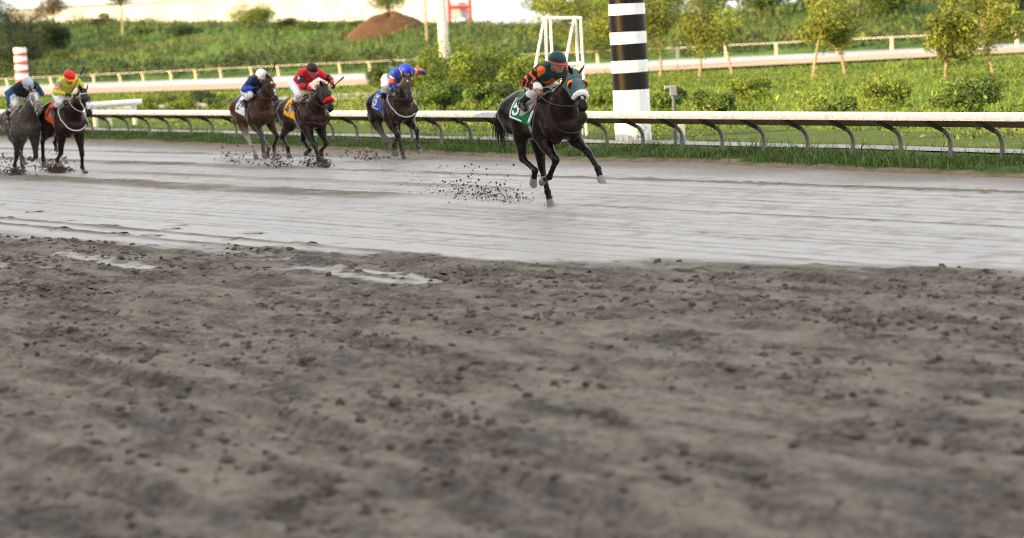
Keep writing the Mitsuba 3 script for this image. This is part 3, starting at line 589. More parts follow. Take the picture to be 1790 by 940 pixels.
for i, (x, y, w, hh, col) in enumerate([(105, 103, 22, 22, YG), (418, 112, 34, 36, YG), (185, 42, 60, 22, DG), (545, 110, 50, 34, MG), (580, 112, 50, 32, YG), (500, 52, 70, 24, DG), (545, 52, 80, 22, MG), (330, 60, 90, 26, DG), (620, 44, 40, 14, MG), (250, 60, 60, 24, DG)]):
    q = on_hill(x, y); s = FPX / ((q - CAM) @ _F); shrub(q - [0, 0, .3], w / s, hh / s, ['bright yellow-green bush on the embankment', 'green bush on the embankment', 'dark green bush on the embankment'][[YG, MG, DG].index(col)] if i not in EMB else EMB[i], 340 + i, col, 1800, .22, ['bright bushes on the embankment', 'green bushes on the embankment', 'dark bushes on the embankment'][[YG, MG, DG].index(col)])
rng = np.random.default_rng(15)
for col, nb_, sd_, lab in ((YG, 130, 1, 'bright leafy weeds scattered over the infield grass'), (MG, 110, 2, 'darker green weeds scattered over the infield grass')):
    bl = []
    while len(bl) < nb_:
        u, v = rng.uniform(28, 150), 27 + rng.uniform(0, 1) ** 1.2 * 42; P = DU * u + DV * v
        if not (-200 < proj_x(P) < 2000) or P[1] > 118 or meshkit.fbm(P[None] * .12 + sd_ * 7, 3, seed=19)[0] < .48: continue
        for _ in range(rng.integers(1, 5)):
            r_ = rng.uniform(.22, .75); bl.append((P + [rng.normal(0, .7), rng.normal(0, .7), r_ * .35 - .1], np.array([r_ * 1.3, r_ * 1.3, r_ * rng.uniform(.6, 1.1)])))
    m, c = leaf_cloud(bl, 17000, .10, rng, col, warm=.4); m.vertices[:, 2] = np.maximum(m.vertices[:, 2], -.1); stuff('infield_weeds', m, c, lab)
# hedge behind the far rail and scrub over the bank
rng = np.random.default_rng(5); bl = []
for i in range(60, 520, 2): 
    q = fr[i] + fnor[i] * rng.uniform(4, 7.5); r_ = rng.uniform(.9, 1.4); bl.append((np.array([q[0], q[1], rng.uniform(.5, 1.75 if proj_x([q[0], q[1], 0]) < 600 else .9)]), np.array([r_, r_, r_ * rng.uniform(.7, 1.0)])))
m, c = leaf_cloud(bl, 30000, .30, rng, (.028, .055, .018), warm=.05); m.vertices[:, 2] = np.maximum(m.vertices[:, 2], -.05)
k_ = thing('hedge', 'long dark hedge running behind the far rail', 'hedge'); k2 = key_for(k_ + '__foliage'); scene[k2] = mikit.ply(m, 'mat_leaf', False, color=c)
bl, cl = [], []
for _ in range(1500):
    i = rng.integers(40, 540); s = rng.uniform(9, 52); q = fr[i] + fnor[i] * s; f = meshkit.fbm(np.array([[q[0] * .06, q[1] * .06, 0]]), 3, seed=95)[0]
    if rng.uniform() > (f - .3) * 3.2: continue
    r_ = rng.uniform(.4, 1.25); bl.append((np.array([q[0], q[1], float(hill_z(np.array(q[0]), np.array(q[1]))) + r_ * .35]), np.array([r_ * 1.3, r_ * 1.3, r_ * .75])))
h_ = len(bl) // 2
for b_, col, lab in ((bl[:h_], (.030, .050, .014), 'dark scrub over the embankment'), (bl[h_:], (.064, .105, .026), 'light green scrub over the embankment')):
    m, c = leaf_cloud(b_, 30000, .26, rng, col, warm=.3); stuff('hill_scrub', m, c, lab)
n = 24000; i = rng.integers(40, 560, n); s = rng.uniform(7.5, 46, n) ; q = fr[i] + fnor[i] * s[:, None] + rng.normal(0, .4, (n, 2)); z = hill_z(q[:, 0], q[:, 1]); dry = sm(.48, .58, meshkit.fbm(np.stack([q[:, 0] * .09, q[:, 1] * .09, z * .5], -1), 3, seed=97))  * .14 + .8 * ((s > 9) & (s < 13))
m, c = blades(np.c_[q, z - .05], rng.uniform(.3, .9, n), rng.uniform(.10, .2, n), rng, (.050, .095, .022), 1.2); dd = np.repeat(np.clip(dry, 0, 1), 5)[:, None]
stuff('hill_grass', m, np.clip(c * (1 - dd) + c * [2.6, 1.7, 1.1] * dd, .004, .5), 'long grass over the embankment, dry and yellow in places')

# ------------------------------------------------------------------ flying mud
CLOD = [trimesh.creation.icosphere(0, 1.0) for _ in range(12)]
for i, c in enumerate(CLOD): c.vertices *= (.45 + 1.1 * meshkit.noise(c.vertices * 2.1 + i * 5, i))[:, None]
def line_pt(px, v):
    A_ = FPX * _R - (px - 895) * _F; return -((v * DV - CAM) @ A_) / (DU @ A_)
def spray(px, sd, v, n, hmean, r0, r1, label, seed, vs=.25, skew=0.0, floor=.0, hmax=.7):
    rng = np.random.default_rng(seed); ms = []
    for _ in range(n):
        x = rng.normal(px, sd); vv_ = rng.normal(v, vs); z = min(rng.exponential(hmean), hmax) + floor; r = r0 + (r1 - r0) * rng.uniform() ** 3
        m = CLOD[rng.integers(12)]; R_ = trimesh.transformations.random_rotation_matrix(rng.uniform(0, 1, 3))[:3, :3]
        ms.append(trimesh.Trimesh((m.vertices * rng.uniform(.5, 1.3, 3)) @ R_ * r + DU * (line_pt(x, vv_) + skew * z) + DV * vv_ + [0, 0, z + r * .4], m.faces, process=False))
    k = key_for('flying_mud'); scene[k] = mikit.ply(join(ms), 'mat_clod', False); labels[k] = {'label': label, 'kind': 'stuff'}
mat('clod', pr((.085, .062, .043), .75, .2))
spray(852, 42, 16.9, 430, .15, .004, .022, 'dark clods thrown up behind the leading horse', 1, hmax=.8)
spray(765, 70, 17.2, 340, .20, .002, .012, 'small clods trailing far behind the leading horse', 2, hmax=.8)
spray(852, 52, 16.8, 560, .022, .003, .014, 'mud splashing low over the track behind the leader', 3)
for i, (px, sd, pt, nn, hm, lab) in enumerate([(548, 13, (560, 291), 260, .11, 'dark splash of mud round the forefoot of the horse with the red noseband'), (485, 15, (485, 292), 240, .12, 'splash of mud behind the horse with the red noseband'), (412, 16, (415, 284), 150, .14, 'spray of mud at the hind feet of the bay horse'),
        (640, 26, (640, 279), 200, .14, 'spray of mud behind the mud-spattered horse'), (106, 11, (106, 299), 260, .11, 'dark splash of mud at the forefoot of the horse with the white bridle'), (75, 18, (75, 297), 160, .10, 'splash of mud between the two leftmost horses'), (14, 20, (20, 305), 260, .12, 'dark splash of mud under the grey horse')]):
    vv_ = at(*pt) @ DV; spray(px, sd, vv_, int(nn * 1.7), hm * 1.1, .005, .025, lab, 10 + i, vs=.18, hmax=.45)
for i, (px, py, w) in enumerate(((567, 292, .30), (97, 301, .36), (28, 306, .36), (105, 300, .3))):
    q = at(px, py); v0 = q @ DV; spray(px, w * 20, v0, 210, .05, .009, .038, ['heap of mud bursting under the forefoot of the horse with the red noseband', 'heap of mud bursting under the dark horse with the white bridle', 'heap of mud bursting under the grey horse', 'mud bursting in front of the dark horse with the white bridle'][i], 30 + i, vs=.10, hmax=.16)
for i, (px, py) in enumerate(((694, 235), (700, 245), (690, 225))):
    q = at(px, 279); v0 = q @ DV - .5; spray(px, 7, v0, 70, .25, .004, .016, 'specks of mud flying before the chest of the mud-spattered horse', 40 + i, vs=.15, floor=.15, hmax=.7)

# crumbs of dirt lying on the churned near side
from scipy.interpolate import RegularGridInterpolator
zi = RegularGridInterpolator((gu, gv), tz); ri = RegularGridInterpolator((gu, gv), trough)
rng = np.random.default_rng(123); nC = 15000
cu, cv = rng.uniform(9, 36, nC), rng.uniform(3, 14.4, nC); cl = meshkit.fbm(np.stack([cu * .5, cv * 1.6, 0 * cu], -1), 4, seed=124)
ok = (ri((cu, cv)) > .25 + .5 * rng.uniform(0, 1, nC)) & (cl > .36 + .2 * rng.uniform(0, 1, nC)); cu, cv = cu[ok], cv[ok]; cr = .008 + .034 * rng.uniform(0, 1, len(cu)) ** 3.5; zc = zi((cu, cv)); Vs, Fs = [], []
for i in range(len(cu)):
    m = CLOD[i % 12]; a = rng.uniform(0, 6.28); R_ = rz(a) if 'rz' in globals() else np.array([[math.cos(a), -math.sin(a), 0], [math.sin(a), math.cos(a), 0], [0, 0, 1.0]])
    Vs.append((m.vertices * rng.uniform([.8, .8, .45], [1.5, 1.2, .9])) @ R_.T * cr[i] + DU * cu[i] + DV * cv[i] + [0, 0, zc[i] + cr[i] * .2]); Fs.append(m.faces + i * len(m.vertices))
k = key_for('dirt_crumbs'); scene[k] = mikit.ply(trimesh.Trimesh(np.vstack(Vs), np.vstack(Fs), process=False), 'mat_crumb', False); labels[k] = {'label': 'loose crumbs of dirt over the churned near side of the track', 'kind': 'stuff'}
mat('crumb', pr((.088, .076, .062), .9, .1))

# ------------------------------------------------------------------ grandstand behind the camera, whose shade lies over the track
gs = thing('grandstand', 'long roofed grandstand along the outside of the track', 'grandstand')
GC = mat('concrete', pr((.42, .41, .39), .8, .3)); U0_, U1_ = -70, 240
SV0, SH = -13.0, 12.05
for i in range(10): part(gs, 'tier', to_uv(bx((U0_, -14.6 - i * 1.4, -.1), (U1_, -13.2 - i * 1.4, .9 + i * .75))), GC)
part(gs, 'back_wall', to_uv(bx((U0_, -28.0, -.1), (U1_, -27.2, SH - .3))), GC)
part(gs, 'roof', to_uv(bx((U0_ - 1, -28.6, SH - .3), (U1_ + 1, SV0, SH))), cmat((.55, .55, .55), .6))
for u in range(U0_ + 5, U1_, 15): part(gs, 'column', to_uv(bx((u, -20.3, 3.2), (u + .5, -19.8, SH - .303))), GC)
# ------------------------------------------------------------------ horses
def rz(a): c, s = math.cos(a), math.sin(a); return np.array([[c, -s, 0], [s, c, 0], [0, 0, 1.0]])
def ry(a): c, s = math.cos(a), math.sin(a); return np.array([[c, 0, -s], [0, 1.0, 0], [s, 0, c]])
def rv(v, a): c, s = math.cos(a), math.sin(a); return np.array([c * v[0] - s * v[2], v[1], s * v[0] + c * v[2]])
def dn(a): return np.array([math.sin(a), 0, -math.cos(a)])

def skeleton(p):
    J = {}
    for s, n, k, h in ((-1, 'r', 9, 19), (1, 'l', 14, 24)):
        sc, a1, a2, a3, sp = p[k:k + 5]
        tw = lambda v: np.array([v[0], v[1] + sp * s * abs(v[2]), v[2]])
        piv = np.array([.40, s * .13, 1.42]); el = piv + rv(np.array([.02, s * .04, -.50]), sc)
        kn = el + .43 * tw(dn(a1)); ft = kn + .31 * tw(dn(a2)); fc = ft + .13 * tw(dn(a3))
        J.update({'pv' + n: piv, 'sh' + n: piv + rv(np.array([.27, s * .05, -.30]), sc), 'el' + n: el, 'kn' + n: kn, 'ff' + n: ft, 'fc' + n: fc, 'fd' + n: tw(dn(a3)), 'fa' + n: a3, 'f2' + n: a2})
        a0, a1, a2, a3, sp = p[h:h + 5]
        tw = lambda v: np.array([v[0], v[1] + sp * s * abs(v[2]), v[2]])
        hip = np.array([-.62, s * .13, 1.26]); st = hip + np.array([0, s * .05, 0]) + .38 * tw(dn(a0))
        hk = st + .46 * tw(dn(a1)); ft = hk + .37 * tw(dn(a2)); hc = ft + .13 * tw(dn(a3))
        J.update({'hp' + n: hip, 'st' + n: st, 'hk' + n: hk, 'hf' + n: ft, 'hc' + n: hc, 'hd' + n: tw(dn(a3)), 'ha' + n: a3, 'h1' + n: a1, 'h2' + n: a2})
    na, ny, ha, hy = p[5:9]
    J['nd'] = rz(ny) @ np.array([math.cos(na), 0, math.sin(na)]); J['nb'] = np.array([.58, 0, 1.38])
    J['poll'] = J['nb'] + .80 * J['nd']
    J['hx'] = rz(ny + hy) @ np.array([math.cos(ha), 0, math.sin(ha)])
    J['hyv'] = rz(ny + hy) @ np.array([0, 1.0, 0]); J['hz'] = np.cross(J['hx'], J['hyv'])
    return J

def hoof_mesh(top, d, a):
    """hoof: coronet ring at the pastern, wider sole ring"""
    ang = a - 0.55; sole_n = np.array([math.sin(ang), 0, -math.cos(ang)]); fw = np.array([math.cos(ang), 0, math.sin(ang)])
    lat = np.array([0, 1.0, 0]); d = d / np.linalg.norm(d); e = np.cross(lat, d); e = -e if e @ fw < 0 else e
    th = np.arange(14) * 2 * np.pi / 14; rings = []
    for c, ex, rx, ry_ in ((top - d * .012, e, .047, .045), (top + d * .004, e, .050, .048), (top + d * .035 + fw * .006, (e + fw) / 2, .057, .055), (top + d * .075 + fw * .014, fw, .068, .062), (top + d * .083 + fw * .014, fw, .064, .058)):
        rings.append(c + np.cos(th)[:, None] * ex * rx + np.sin(th)[:, None] * lat * ry_)
    v = np.vstack(rings); S = 14; n = len(rings); f = []
    for i in range(n - 1):
        for j in range(S):
            a_, b_ = i * S + j, i * S + (j + 1) % S
            f += [[a_, a_ + S, b_], [b_, a_ + S, b_ + S]]
    m = trimesh.Trimesh(v, f, process=False)
    v = np.vstack([v, v[-S:].mean(0), v[:S].mean(0)]); N = len(v)
    f += [[(n - 1) * S + (j + 1) % S, (n - 1) * S + j, N - 2] for j in range(S)] + [[j, (j + 1) % S, N - 1] for j in range(S)]
    m = trimesh.Trimesh(v, f, process=False)
    m.fix_normals(); return m

class Horse: pass

def make_horse(p, c, cell, label, seed=0, tail=None, size=1.0):
    """c: colours: body, hind, legs (fr, fl, hr, hl lower legs), muzzle, plus switches"""
    rng = np.random.default_rng(seed); h = Horse(); J = skeleton(p); h.J = J
    h.M = rz(p[3]) @ ry(p[4]); h.o = np.array([p[0], p[1], p[2] + 1.2])
    h.W = lambda v: (np.asarray(v) - [0, 0, 1.2]) @ h.M.T + h.o
    B, HQ, N = c['body'], c.get('hind', c['body']), c.get('neck', c['body'])
    v = lambda *a: np.array(a, float)
    torso = [
        cone(v(.40, 0, 1.23), v(-.20, 0, 1.235), .318, .312, .05, .84, B, B),
        cone(v(-.20, 0, 1.245), v(-.58, 0, 1.31), .302, .245, .08, .86, B, HQ),
        cone(v(.44, 0, 1.475), v(-.02, 0, 1.44), .085, .105, .12, .8, B),
        cone(v(-.02, 0, 1.42), v(-.50, 0, 1.42), .115, .135, .10, .9, B, HQ),
        cone(v(.56, 0, 1.20), v(.70, 0, 1.15), .25, .195, .08, 1.0, B),
        cone(v(-.50, 0, 1.37), v(-.80, 0, 1.31), .195, .13, .08, .95, HQ),
        cone(v(.30, 0, .99), v(-.15, 0, 1.04), .10, .10, .12, 1.1, B)]
    legs = []
    for i, (s, n) in enumerate(((-1, 'r'), (1, 'l'))):
        F, Hd = c['legs'][i], c['legs'][i + 2]
        sh, el, kn, ff, fc, pv = (J[q + n] for q in ('sh', 'el', 'kn', 'ff', 'fc', 'pv'))
        fdir = kn - el; front = np.array([-fdir[2], 0, fdir[0]]); front /= np.linalg.norm(front); front *= np.sign(front[0] + 1e-9) if abs(front[0]) > .2 else 1
        mB = np.array(B) * .9
        legs += [cone(pv + v(.02, s * .05, -.02), sh + v(-.02, s * .02, .02), .10, .115, .07, 1, B),
                 cone(pv + v(-.02, s * .06, -.12), el + v(-.05, s * .02, .10), .115, .12, .06, 1, B),
                 cone(sh + v(.0, -s * .07, -.02), sh + v(.0, -s * .06, -.12), .105, .08, .05, 1, B),
                 cone(el + v(0, 0, .10), el + .22 * (kn - el), .125, .094, .06, 1, B, mB),
                 cone(el + .10 * (kn - el) + front * .012, el + .45 * (kn - el) + front * .006, .096, .072, .04, 1, mB),
                 cone(el + .3 * (kn - el), kn, .080, .049, .03, 1, mB, F),
                 cone(kn - .03 * (kn - el) / .43 + front * .006, kn + .12 * (ff - kn) + front * .004, .056, .050, .02, 1, F),
                 cone(kn, ff, .041, .037, .02, 1, F), cone(kn + .25 * (ff - kn) - front * .022, ff - front * .016, .017, .019, .015, 1, F),
                 cone(ff - front * .008, ff, .047, .047, .018, 1, F), cone(ff, fc, .040, .043, .02, 1, F)]
        hp, st, hk, hf, hc = (J[q + n] for q in ('hp', 'st', 'hk', 'hf', 'hc'))
        up = (st - hk) / np.linalg.norm(st - hk); can = (hf - hk) / np.linalg.norm(hf - hk)
        back = up + 0 * can; bk = np.cross(up, [0, 1.0, 0]); bk *= -np.sign(bk[0] + 1e-9)
        legs += [cone(hp + v(.02, s * .02, .02), st + v(-.03, -s * .01, .05), .195, .135, .09, .9, HQ),
                 cone(v(-.80, s * .10, 1.24), hp * .4 + st * .6 + v(-.14, 0, -.08), .145, .12, .07, .95, HQ),
                 cone(v(-.36, s * .14, 1.30), st + v(.03, s * .0, .06), .10, .10, .09, 1, B, HQ),
                 cone(st + v(0, -s * .02, 0), st + .35 * (hk - st) + bk * .02, .135, .097, .06, .95, HQ),
                 cone(st + .3 * (hk - st), hk, .097, .051, .04, 1, HQ, Hd),
                 cone(st + .45 * (hk - st) + bk * .045, hk + bk * .042 + up * .045, .026, .024, .03, 1, HQ, Hd),
                 cone(hk + bk * .040 + up * .05, hk + .25 * (hf - hk) + bk * .018, .026, .026, .02, 1, Hd),
                 cone(hk + up * .02, hk + .14 * (hf - hk), .050, .043, .025, 1, Hd),
                 cone(hk, hf, .042, .038, .02, 1, Hd), cone(hk + .2 * (hf - hk) + bk * .02, hf + bk * .014, .018, .019, .015, 1, Hd),
                 cone(hf + bk * .008, hf, .047, .047, .018, 1, Hd), cone(hf, hc, .040, .043, .02, 1, Hd)]
    poll, X, Y, Z, nb, nd = J['poll'], J['hx'], J['hyv'], J['hz'], J['nb'], J['nd']
    HS = 1.10
    Hh = lambda t, y, z: poll + X * t * 1.05 + Y * y * HS + Z * z * HS
    h.H = Hh
    HD, MZ = c.get('head', N), c['muzzle']
    crest = np.array([-nd[2], 0, nd[0]])
    neck = [cone(v(.50, 0, 1.32), nb + .14 * nd - crest * .02, .255, .215, .08, .74, B, N),
            cone(nb + .10 * nd - crest * .03, nb + .45 * nd - crest * .03, .225, .170, .08, .66, N),
            cone(nb + .42 * nd - crest * .03, poll - X * .02 - Z * .05, .170, .115, .06, .68, N, HD),
            cone(v(.42, 0, 1.50), nb + .5 * nd + crest * .10, .075, .055, .08, .7, N),
            cone(nb + .5 * nd + crest * .08, poll + Z * .015, .06, .05, .06, .8, N, HD),
            cone(v(.66, -.07, 1.20), nb + .4 * nd - crest * .10 + Y * -.03, .10, .07, .05, 1, B, N),
            cone(v(.66, .07, 1.20), nb + .4 * nd - crest * .10 + Y * .03, .10, .07, .05, 1, B, N)]
    head = [cone(Hh(.02, 0, -.02), Hh(.20, 0, -.025), 0.0896, 0.1008, .03, .88, HD),
            cone(Hh(.19, 0, -.02), Hh(.47, 0, -.018), 0.0918, 0.0627, .03, .82, HD, MZ),
            cone(Hh(.20, 0, .03), Hh(.46, 0, .018), 0.0448, 0.0336, .03, .9, HD, MZ),
            cone(Hh(.22, 0, -.10), Hh(.46, 0, -.085), 0.0784, 0.0470, .03, .7, HD, MZ),
            cone(Hh(.50, 0, -.03), Hh(.545, 0, -.045), 0.0672, 0.0616, .03, 1.0, MZ),
            cone(Hh(.49, 0, -.10), Hh(.54, 0, -.105), 0.0403, 0.0381, .02, 1, MZ)]
    for s in (-1, 1):
        head += [cone(Hh(.13, s * .035, -.105), Hh(.24, s * .035, -.105), 0.0918, 0.0717, .03, .7, HD),
                 cone(Hh(.165, s * .066, .018), Hh(.20, s * .064, .012), 0.0336, 0.0314, .02, 1, HD),
                 cone(Hh(.25, s * .052, -.03), Hh(.38, s * .040, -.03), 0.0291, 0.0202, .03, 1, HD),
                 cone(Hh(.525, s * .036, -.012), Hh(.555, s * .034, -.028), 0.0291, 0.0269, .015, 1, MZ)]
    h.field = Field(torso + legs + neck + head, cell, 0.06)
    h.torso = Field(torso + [q for q in legs if q[2] > .09 and q[0][2] > 1.0 and q[1][2] > .95] + neck, max(cell * 1.6, .024), 0.06)
    m = h.field.mesh(2)
    col = h.field.colors(m.vertices)
    P = m.vertices; n3 = noise3(P, 9.0, seed)
    loc = (P - poll) @ np.stack([X, Y, Z], 1); nz = m.vertex_normals @ Z
    hm = (loc[:, 0] > -.05) & (loc[:, 0] < .62) & (np.abs(loc[:, 1]) < .16) & (loc[:, 2] > -.2) & (loc[:, 2] < .14)
    col *= (0.75 + 0.5 * n3)[:, None]
    if c.get('dapple'): 
        w = np.clip((noise3(P, 22.0, seed + 4) - .48) * 6, 0, 1)[:, None] * (P[:, 2:3] > .85); col = col * (1 + c['dapple'] * w)
    mud = np.clip((noise3(P, 34.0, seed + 7) - .60) * 9, 0, 1) * np.clip(c.get('mud', .5) * (1.75 - P[:, 2]) + .03, 0, 1)
    col = col * (1 - mud[:, None]) + np.array([.17, .145, .12]) * mud[:, None]
    for (t0, t1, hw, cc) in c.get('blaze', []):
        w = hm & (nz > .35) & (np.abs(loc[:, 1]) < hw) & (loc[:, 0] > t0) & (loc[:, 0] < t1); col[w] = cc
    for s in (-1, 1):
        d = np.linalg.norm(P - Hh(.565, s * .040, -.016), axis=1); w = np.clip(1.3 - d / .022, 0, 1)[:, None]; col = col * (1 - w) + np.array([.004, .003, .003]) * w
    w = hm & (loc[:, 0] > .50) & (np.abs(loc[:, 2] + .078) < .008); col[w] = [.008, .006, .005]
    parts = [m]; cols = [col]
    for s in (-1, 1):                                   # ears
        pr_ = np.array([[.004, 0], [.027, .012], [.036, .045], [.033, .085], [.020, .125], [.001, .158]])
        e = trimesh.creation.revolve(pr_, sections=10); e.vertices[:, 1] *= .5
        e.vertices[:, 1] -= np.where(e.vertices[:, 1] > 0, e.vertices[:, 1] * 1.5, 0)
        zz = Z * .80 - X * c.get('ear', .45) + Y * s * .28; zz /= np.linalg.norm(zz); yy = -(X * .75 + Z * .2 + Y * s * .75); yy -= yy @ zz * zz; yy /= np.linalg.norm(yy)
        e.vertices = e.vertices @ np.stack([np.cross(yy, zz), yy, zz]) + Hh(.015, s * .052, .048)
        parts.append(e); cols.append(np.tile(np.array(N) * .6, (len(e.vertices), 1)))
    h.key = k = thing('racehorse', label, 'horse')
    full = join(parts); full.vertices = h.W(full.vertices)
    part(k, 'body', full, 'mat_coat', True, color=np.clip(np.vstack(cols), .003, .9))
    h.body_local = m
    for n in 'rl':
        for q in ('f', 'h'):
            o = hoof_mesh(J[q + 'c' + n], J[q + 'd' + n], J[q + 'a' + n]); o.vertices = h.W(o.vertices)
            part(k, 'hoof', o, cmat(c.get('hoof', (.10, .09, .08)), .55), 40)
    for s in (-1, 1):
        e = trimesh.creation.icosphere(2, .021); e.vertices = h.W(e.vertices + Hh(.185, s * .083, .012))
        part(k, 'eye', e, cmat((.004, .003, .002), .08), True)
    # mane and tail: hair strands
    st = []
    for i in range(90):
        f = rng.uniform(0, 1); base = nb + nd * (.05 + .75 * f) + crest * (.13 - .09 * f + .02) + v(0, 0, .0)
        base = h.field.snap(base[None], -.004)[0]
        L = rng.uniform(.09, .17); out = v(-.9, rng.normal(.5, .5), .45 - .6 * rng.uniform()); out /= np.linalg.norm(out)
        st.append(tube([base, base + out * L * .5 + v(0, 0, .012), base + out * L + v(-.02, rng.normal(0, .01), -.03)], [.007, .006, .002], 4))
    mm = join(st); mm.vertices = h.W(mm.vertices); part(k, 'mane', mm, cmat((.008, .006, .005), .45), True)
    tp = spline(np.array(tail if tail is not None else [(-.90, 0, 1.40), (-1.02, 0, 1.36), (-1.25, 0, 1.20), (-1.45, .02, 1.0)]), 10)
    st = [tube(tp[:6], np.linspace(.045, .02, 6), 7)]
    for i in range(110):
        a = rng.normal(0, 1, 3); w = np.linspace(0, 1, 10)[:, None]; L = rng.uniform(.55, 1.0)
        q = tp[0] + (spline(tp, 40)[(np.linspace(0, 1, 10) * 39 * L).astype(int)] - tp[0]) + a * (.012 + .05 * w ** 1.3) + np.cumsum(rng.normal(0, .006, (10, 3)), 0)
        st.append(tube(q, np.linspace(.010, .003, 10), 4))
    mm = join(st); mm.vertices = h.W(mm.vertices); part(k, 'tail', mm, cmat((.009, .007, .006), .4), True)
    return h

# ---- tack
def patch(h, planes, off, th, fld=None, smooth=True):
    f = fld or h.torso
    if not hasattr(f, 'cached'): f.cached = f.mesh(2)
    m = cut(f.cached.copy(), planes); m = trimesh.Trimesh(m.vertices, m.faces, process=True)
    m.vertices = m.vertices + m.vertex_normals * off
    return thicken(m, th)
def put(h, name, m, bsdf, smooth=40, parent=None, label=None, **kw):
    m = m.copy(); m.vertices = h.W(m.vertices); return part(parent or h.key, name, m, bsdf, smooth, label, **kw)
def ring(h, t, zc, off, tilt=0.0, n=40, a0=0, a1=2 * math.pi):
    """points round the head in the plane at t along it"""
    J = h.J; c = h.H(t, 0, zc); X, Y, Z = J['hx'], J['hyv'], J['hz']; zz = Z * math.cos(tilt) + X * math.sin(tilt)
    th = np.linspace(a0, a1, n); dirs = np.sin(th)[:, None] * Y + np.cos(th)[:, None] * zz
    lo, hi = np.zeros(n), np.full(n, .22)
    for _ in range(24):
        mid = (lo + hi) / 2; ins = h.field.val(c + dirs * mid[:, None]) < 0; lo = np.where(ins, mid, lo); hi = np.where(ins, hi, mid)
    return c + dirs * (hi + off)[:, None]
def bridle(h, col, wide=.0085):
    J = h.J; k = cmat(col, .5); H = h.H
    ms = [tube(ring(h, .42, -.05, .006), wide, 6), tube(ring(h, .06, -.03, .006, .35), wide, 6)]
    for s in (-1, 1):
        pts = h.field.snap(spline([H(.03, s * .07, .03), H(.14, s * .10, -.04), H(.30, s * .08, -.06), H(.47, s * .06, -.07)], 14), .006)
        ms.append(tube(pts, wide, 6))
        bit = trimesh.creation.torus(.030, .006, 14, 6); zz = J['hyv']; xx = J['hx']; bit.vertices = bit.vertices @ np.stack([xx, np.cross(zz, xx), zz]) + H(.475, s * .066, -.072); ms.append(bit)
    put(h, 'bridle', join(ms), k, True)
def shadow_roll(h, col, r=.034, t=.375, name='shadow_roll', label=None):
    pts = ring(h, t, -.03, r * .55, .12, 30, -1.75, 1.75); rr = r * np.sin(np.linspace(.25, math.pi - .25, 30)) ** .4
    m = tube(pts, rr, 14); m = m.subdivide()
    m.vertices += m.vertex_normals * ((noise3(m.vertices, 60, 3) - .5) * .018)[:, None]
    put(h, name, m, cmat(col, .95, .1), True, label=label)
def hood(h, col, t0=-.03, t1=.33, label=None, cups=None, side_cut=None):
    J = h.J; X, Z = J['hx'], J['hz']
    m = h.body_local
    sub = cut(m.copy(), [(h.H(t0, 0, 0), X), (h.H(t1, 0, 0), -X), (h.H(0, 0, -.215), Z)])
    sub = trimesh.Trimesh(sub.vertices, sub.faces, process=True)
    loc = sub.vertices - J['poll']; d = np.linalg.norm(loc, axis=1)
    comp = sub.split(only_watertight=False); sub = max(comp, key=lambda c_: len(c_.faces)) if len(comp) > 1 else sub
    sub.vertices = sub.vertices + sub.vertex_normals * .009
    L = (sub.vertices - J['poll']) @ np.stack([X, J['hyv'], Z], 1)
    C = np.tile(np.array(col, float), (len(L), 1))
    # eye openings show the dark horse behind
    for s in (-1, 1):
        w = np.hypot(L[:, 0] - .185, L[:, 2] - .008) < .045; w &= np.sign(L[:, 1]) == s; C[w & (np.abs(L[:, 1]) > .04)] = (.03, .014, .008)
    if cups is not None:
        w = (np.abs(L[:, 1]) < .012) & (L[:, 2] > 0) & (np.sin(L[:, 0] * 260) > .1); C[w] = (.22, .10, .10)
    sl = thicken(sub, .006); Cc = np.vstack([C, C]) if len(sl.vertices) == 2 * len(C) else np.tile(np.array(col), (len(sl.vertices), 1))
    put(h, 'blinker_hood', sl, 'mat_cloth_vc', True, label=label, color=Cc)
    if cups is not None:
        for s in (-1, 1):
            e = trimesh.creation.icosphere(3, 1.0); e.vertices = e.vertices * [.070, .052, .076]
            e = cut(e, [((.012, 0, 0), (-1, 0, .0)), ((0, -.006, 0), (0, 1, 0))]); e = thicken(e, .008)
            e.vertices = e.vertices * [1, s, 1]; e.faces = e.faces[:, ::-1] if s < 0 else e.faces
            R_ = np.stack([X, J['hyv'], Z]); e.vertices = e.vertices @ R_ + h.H(.185, s * .086, .010)
            put(h, 'blinker_cup', e, cmat(cups, .6), 40)
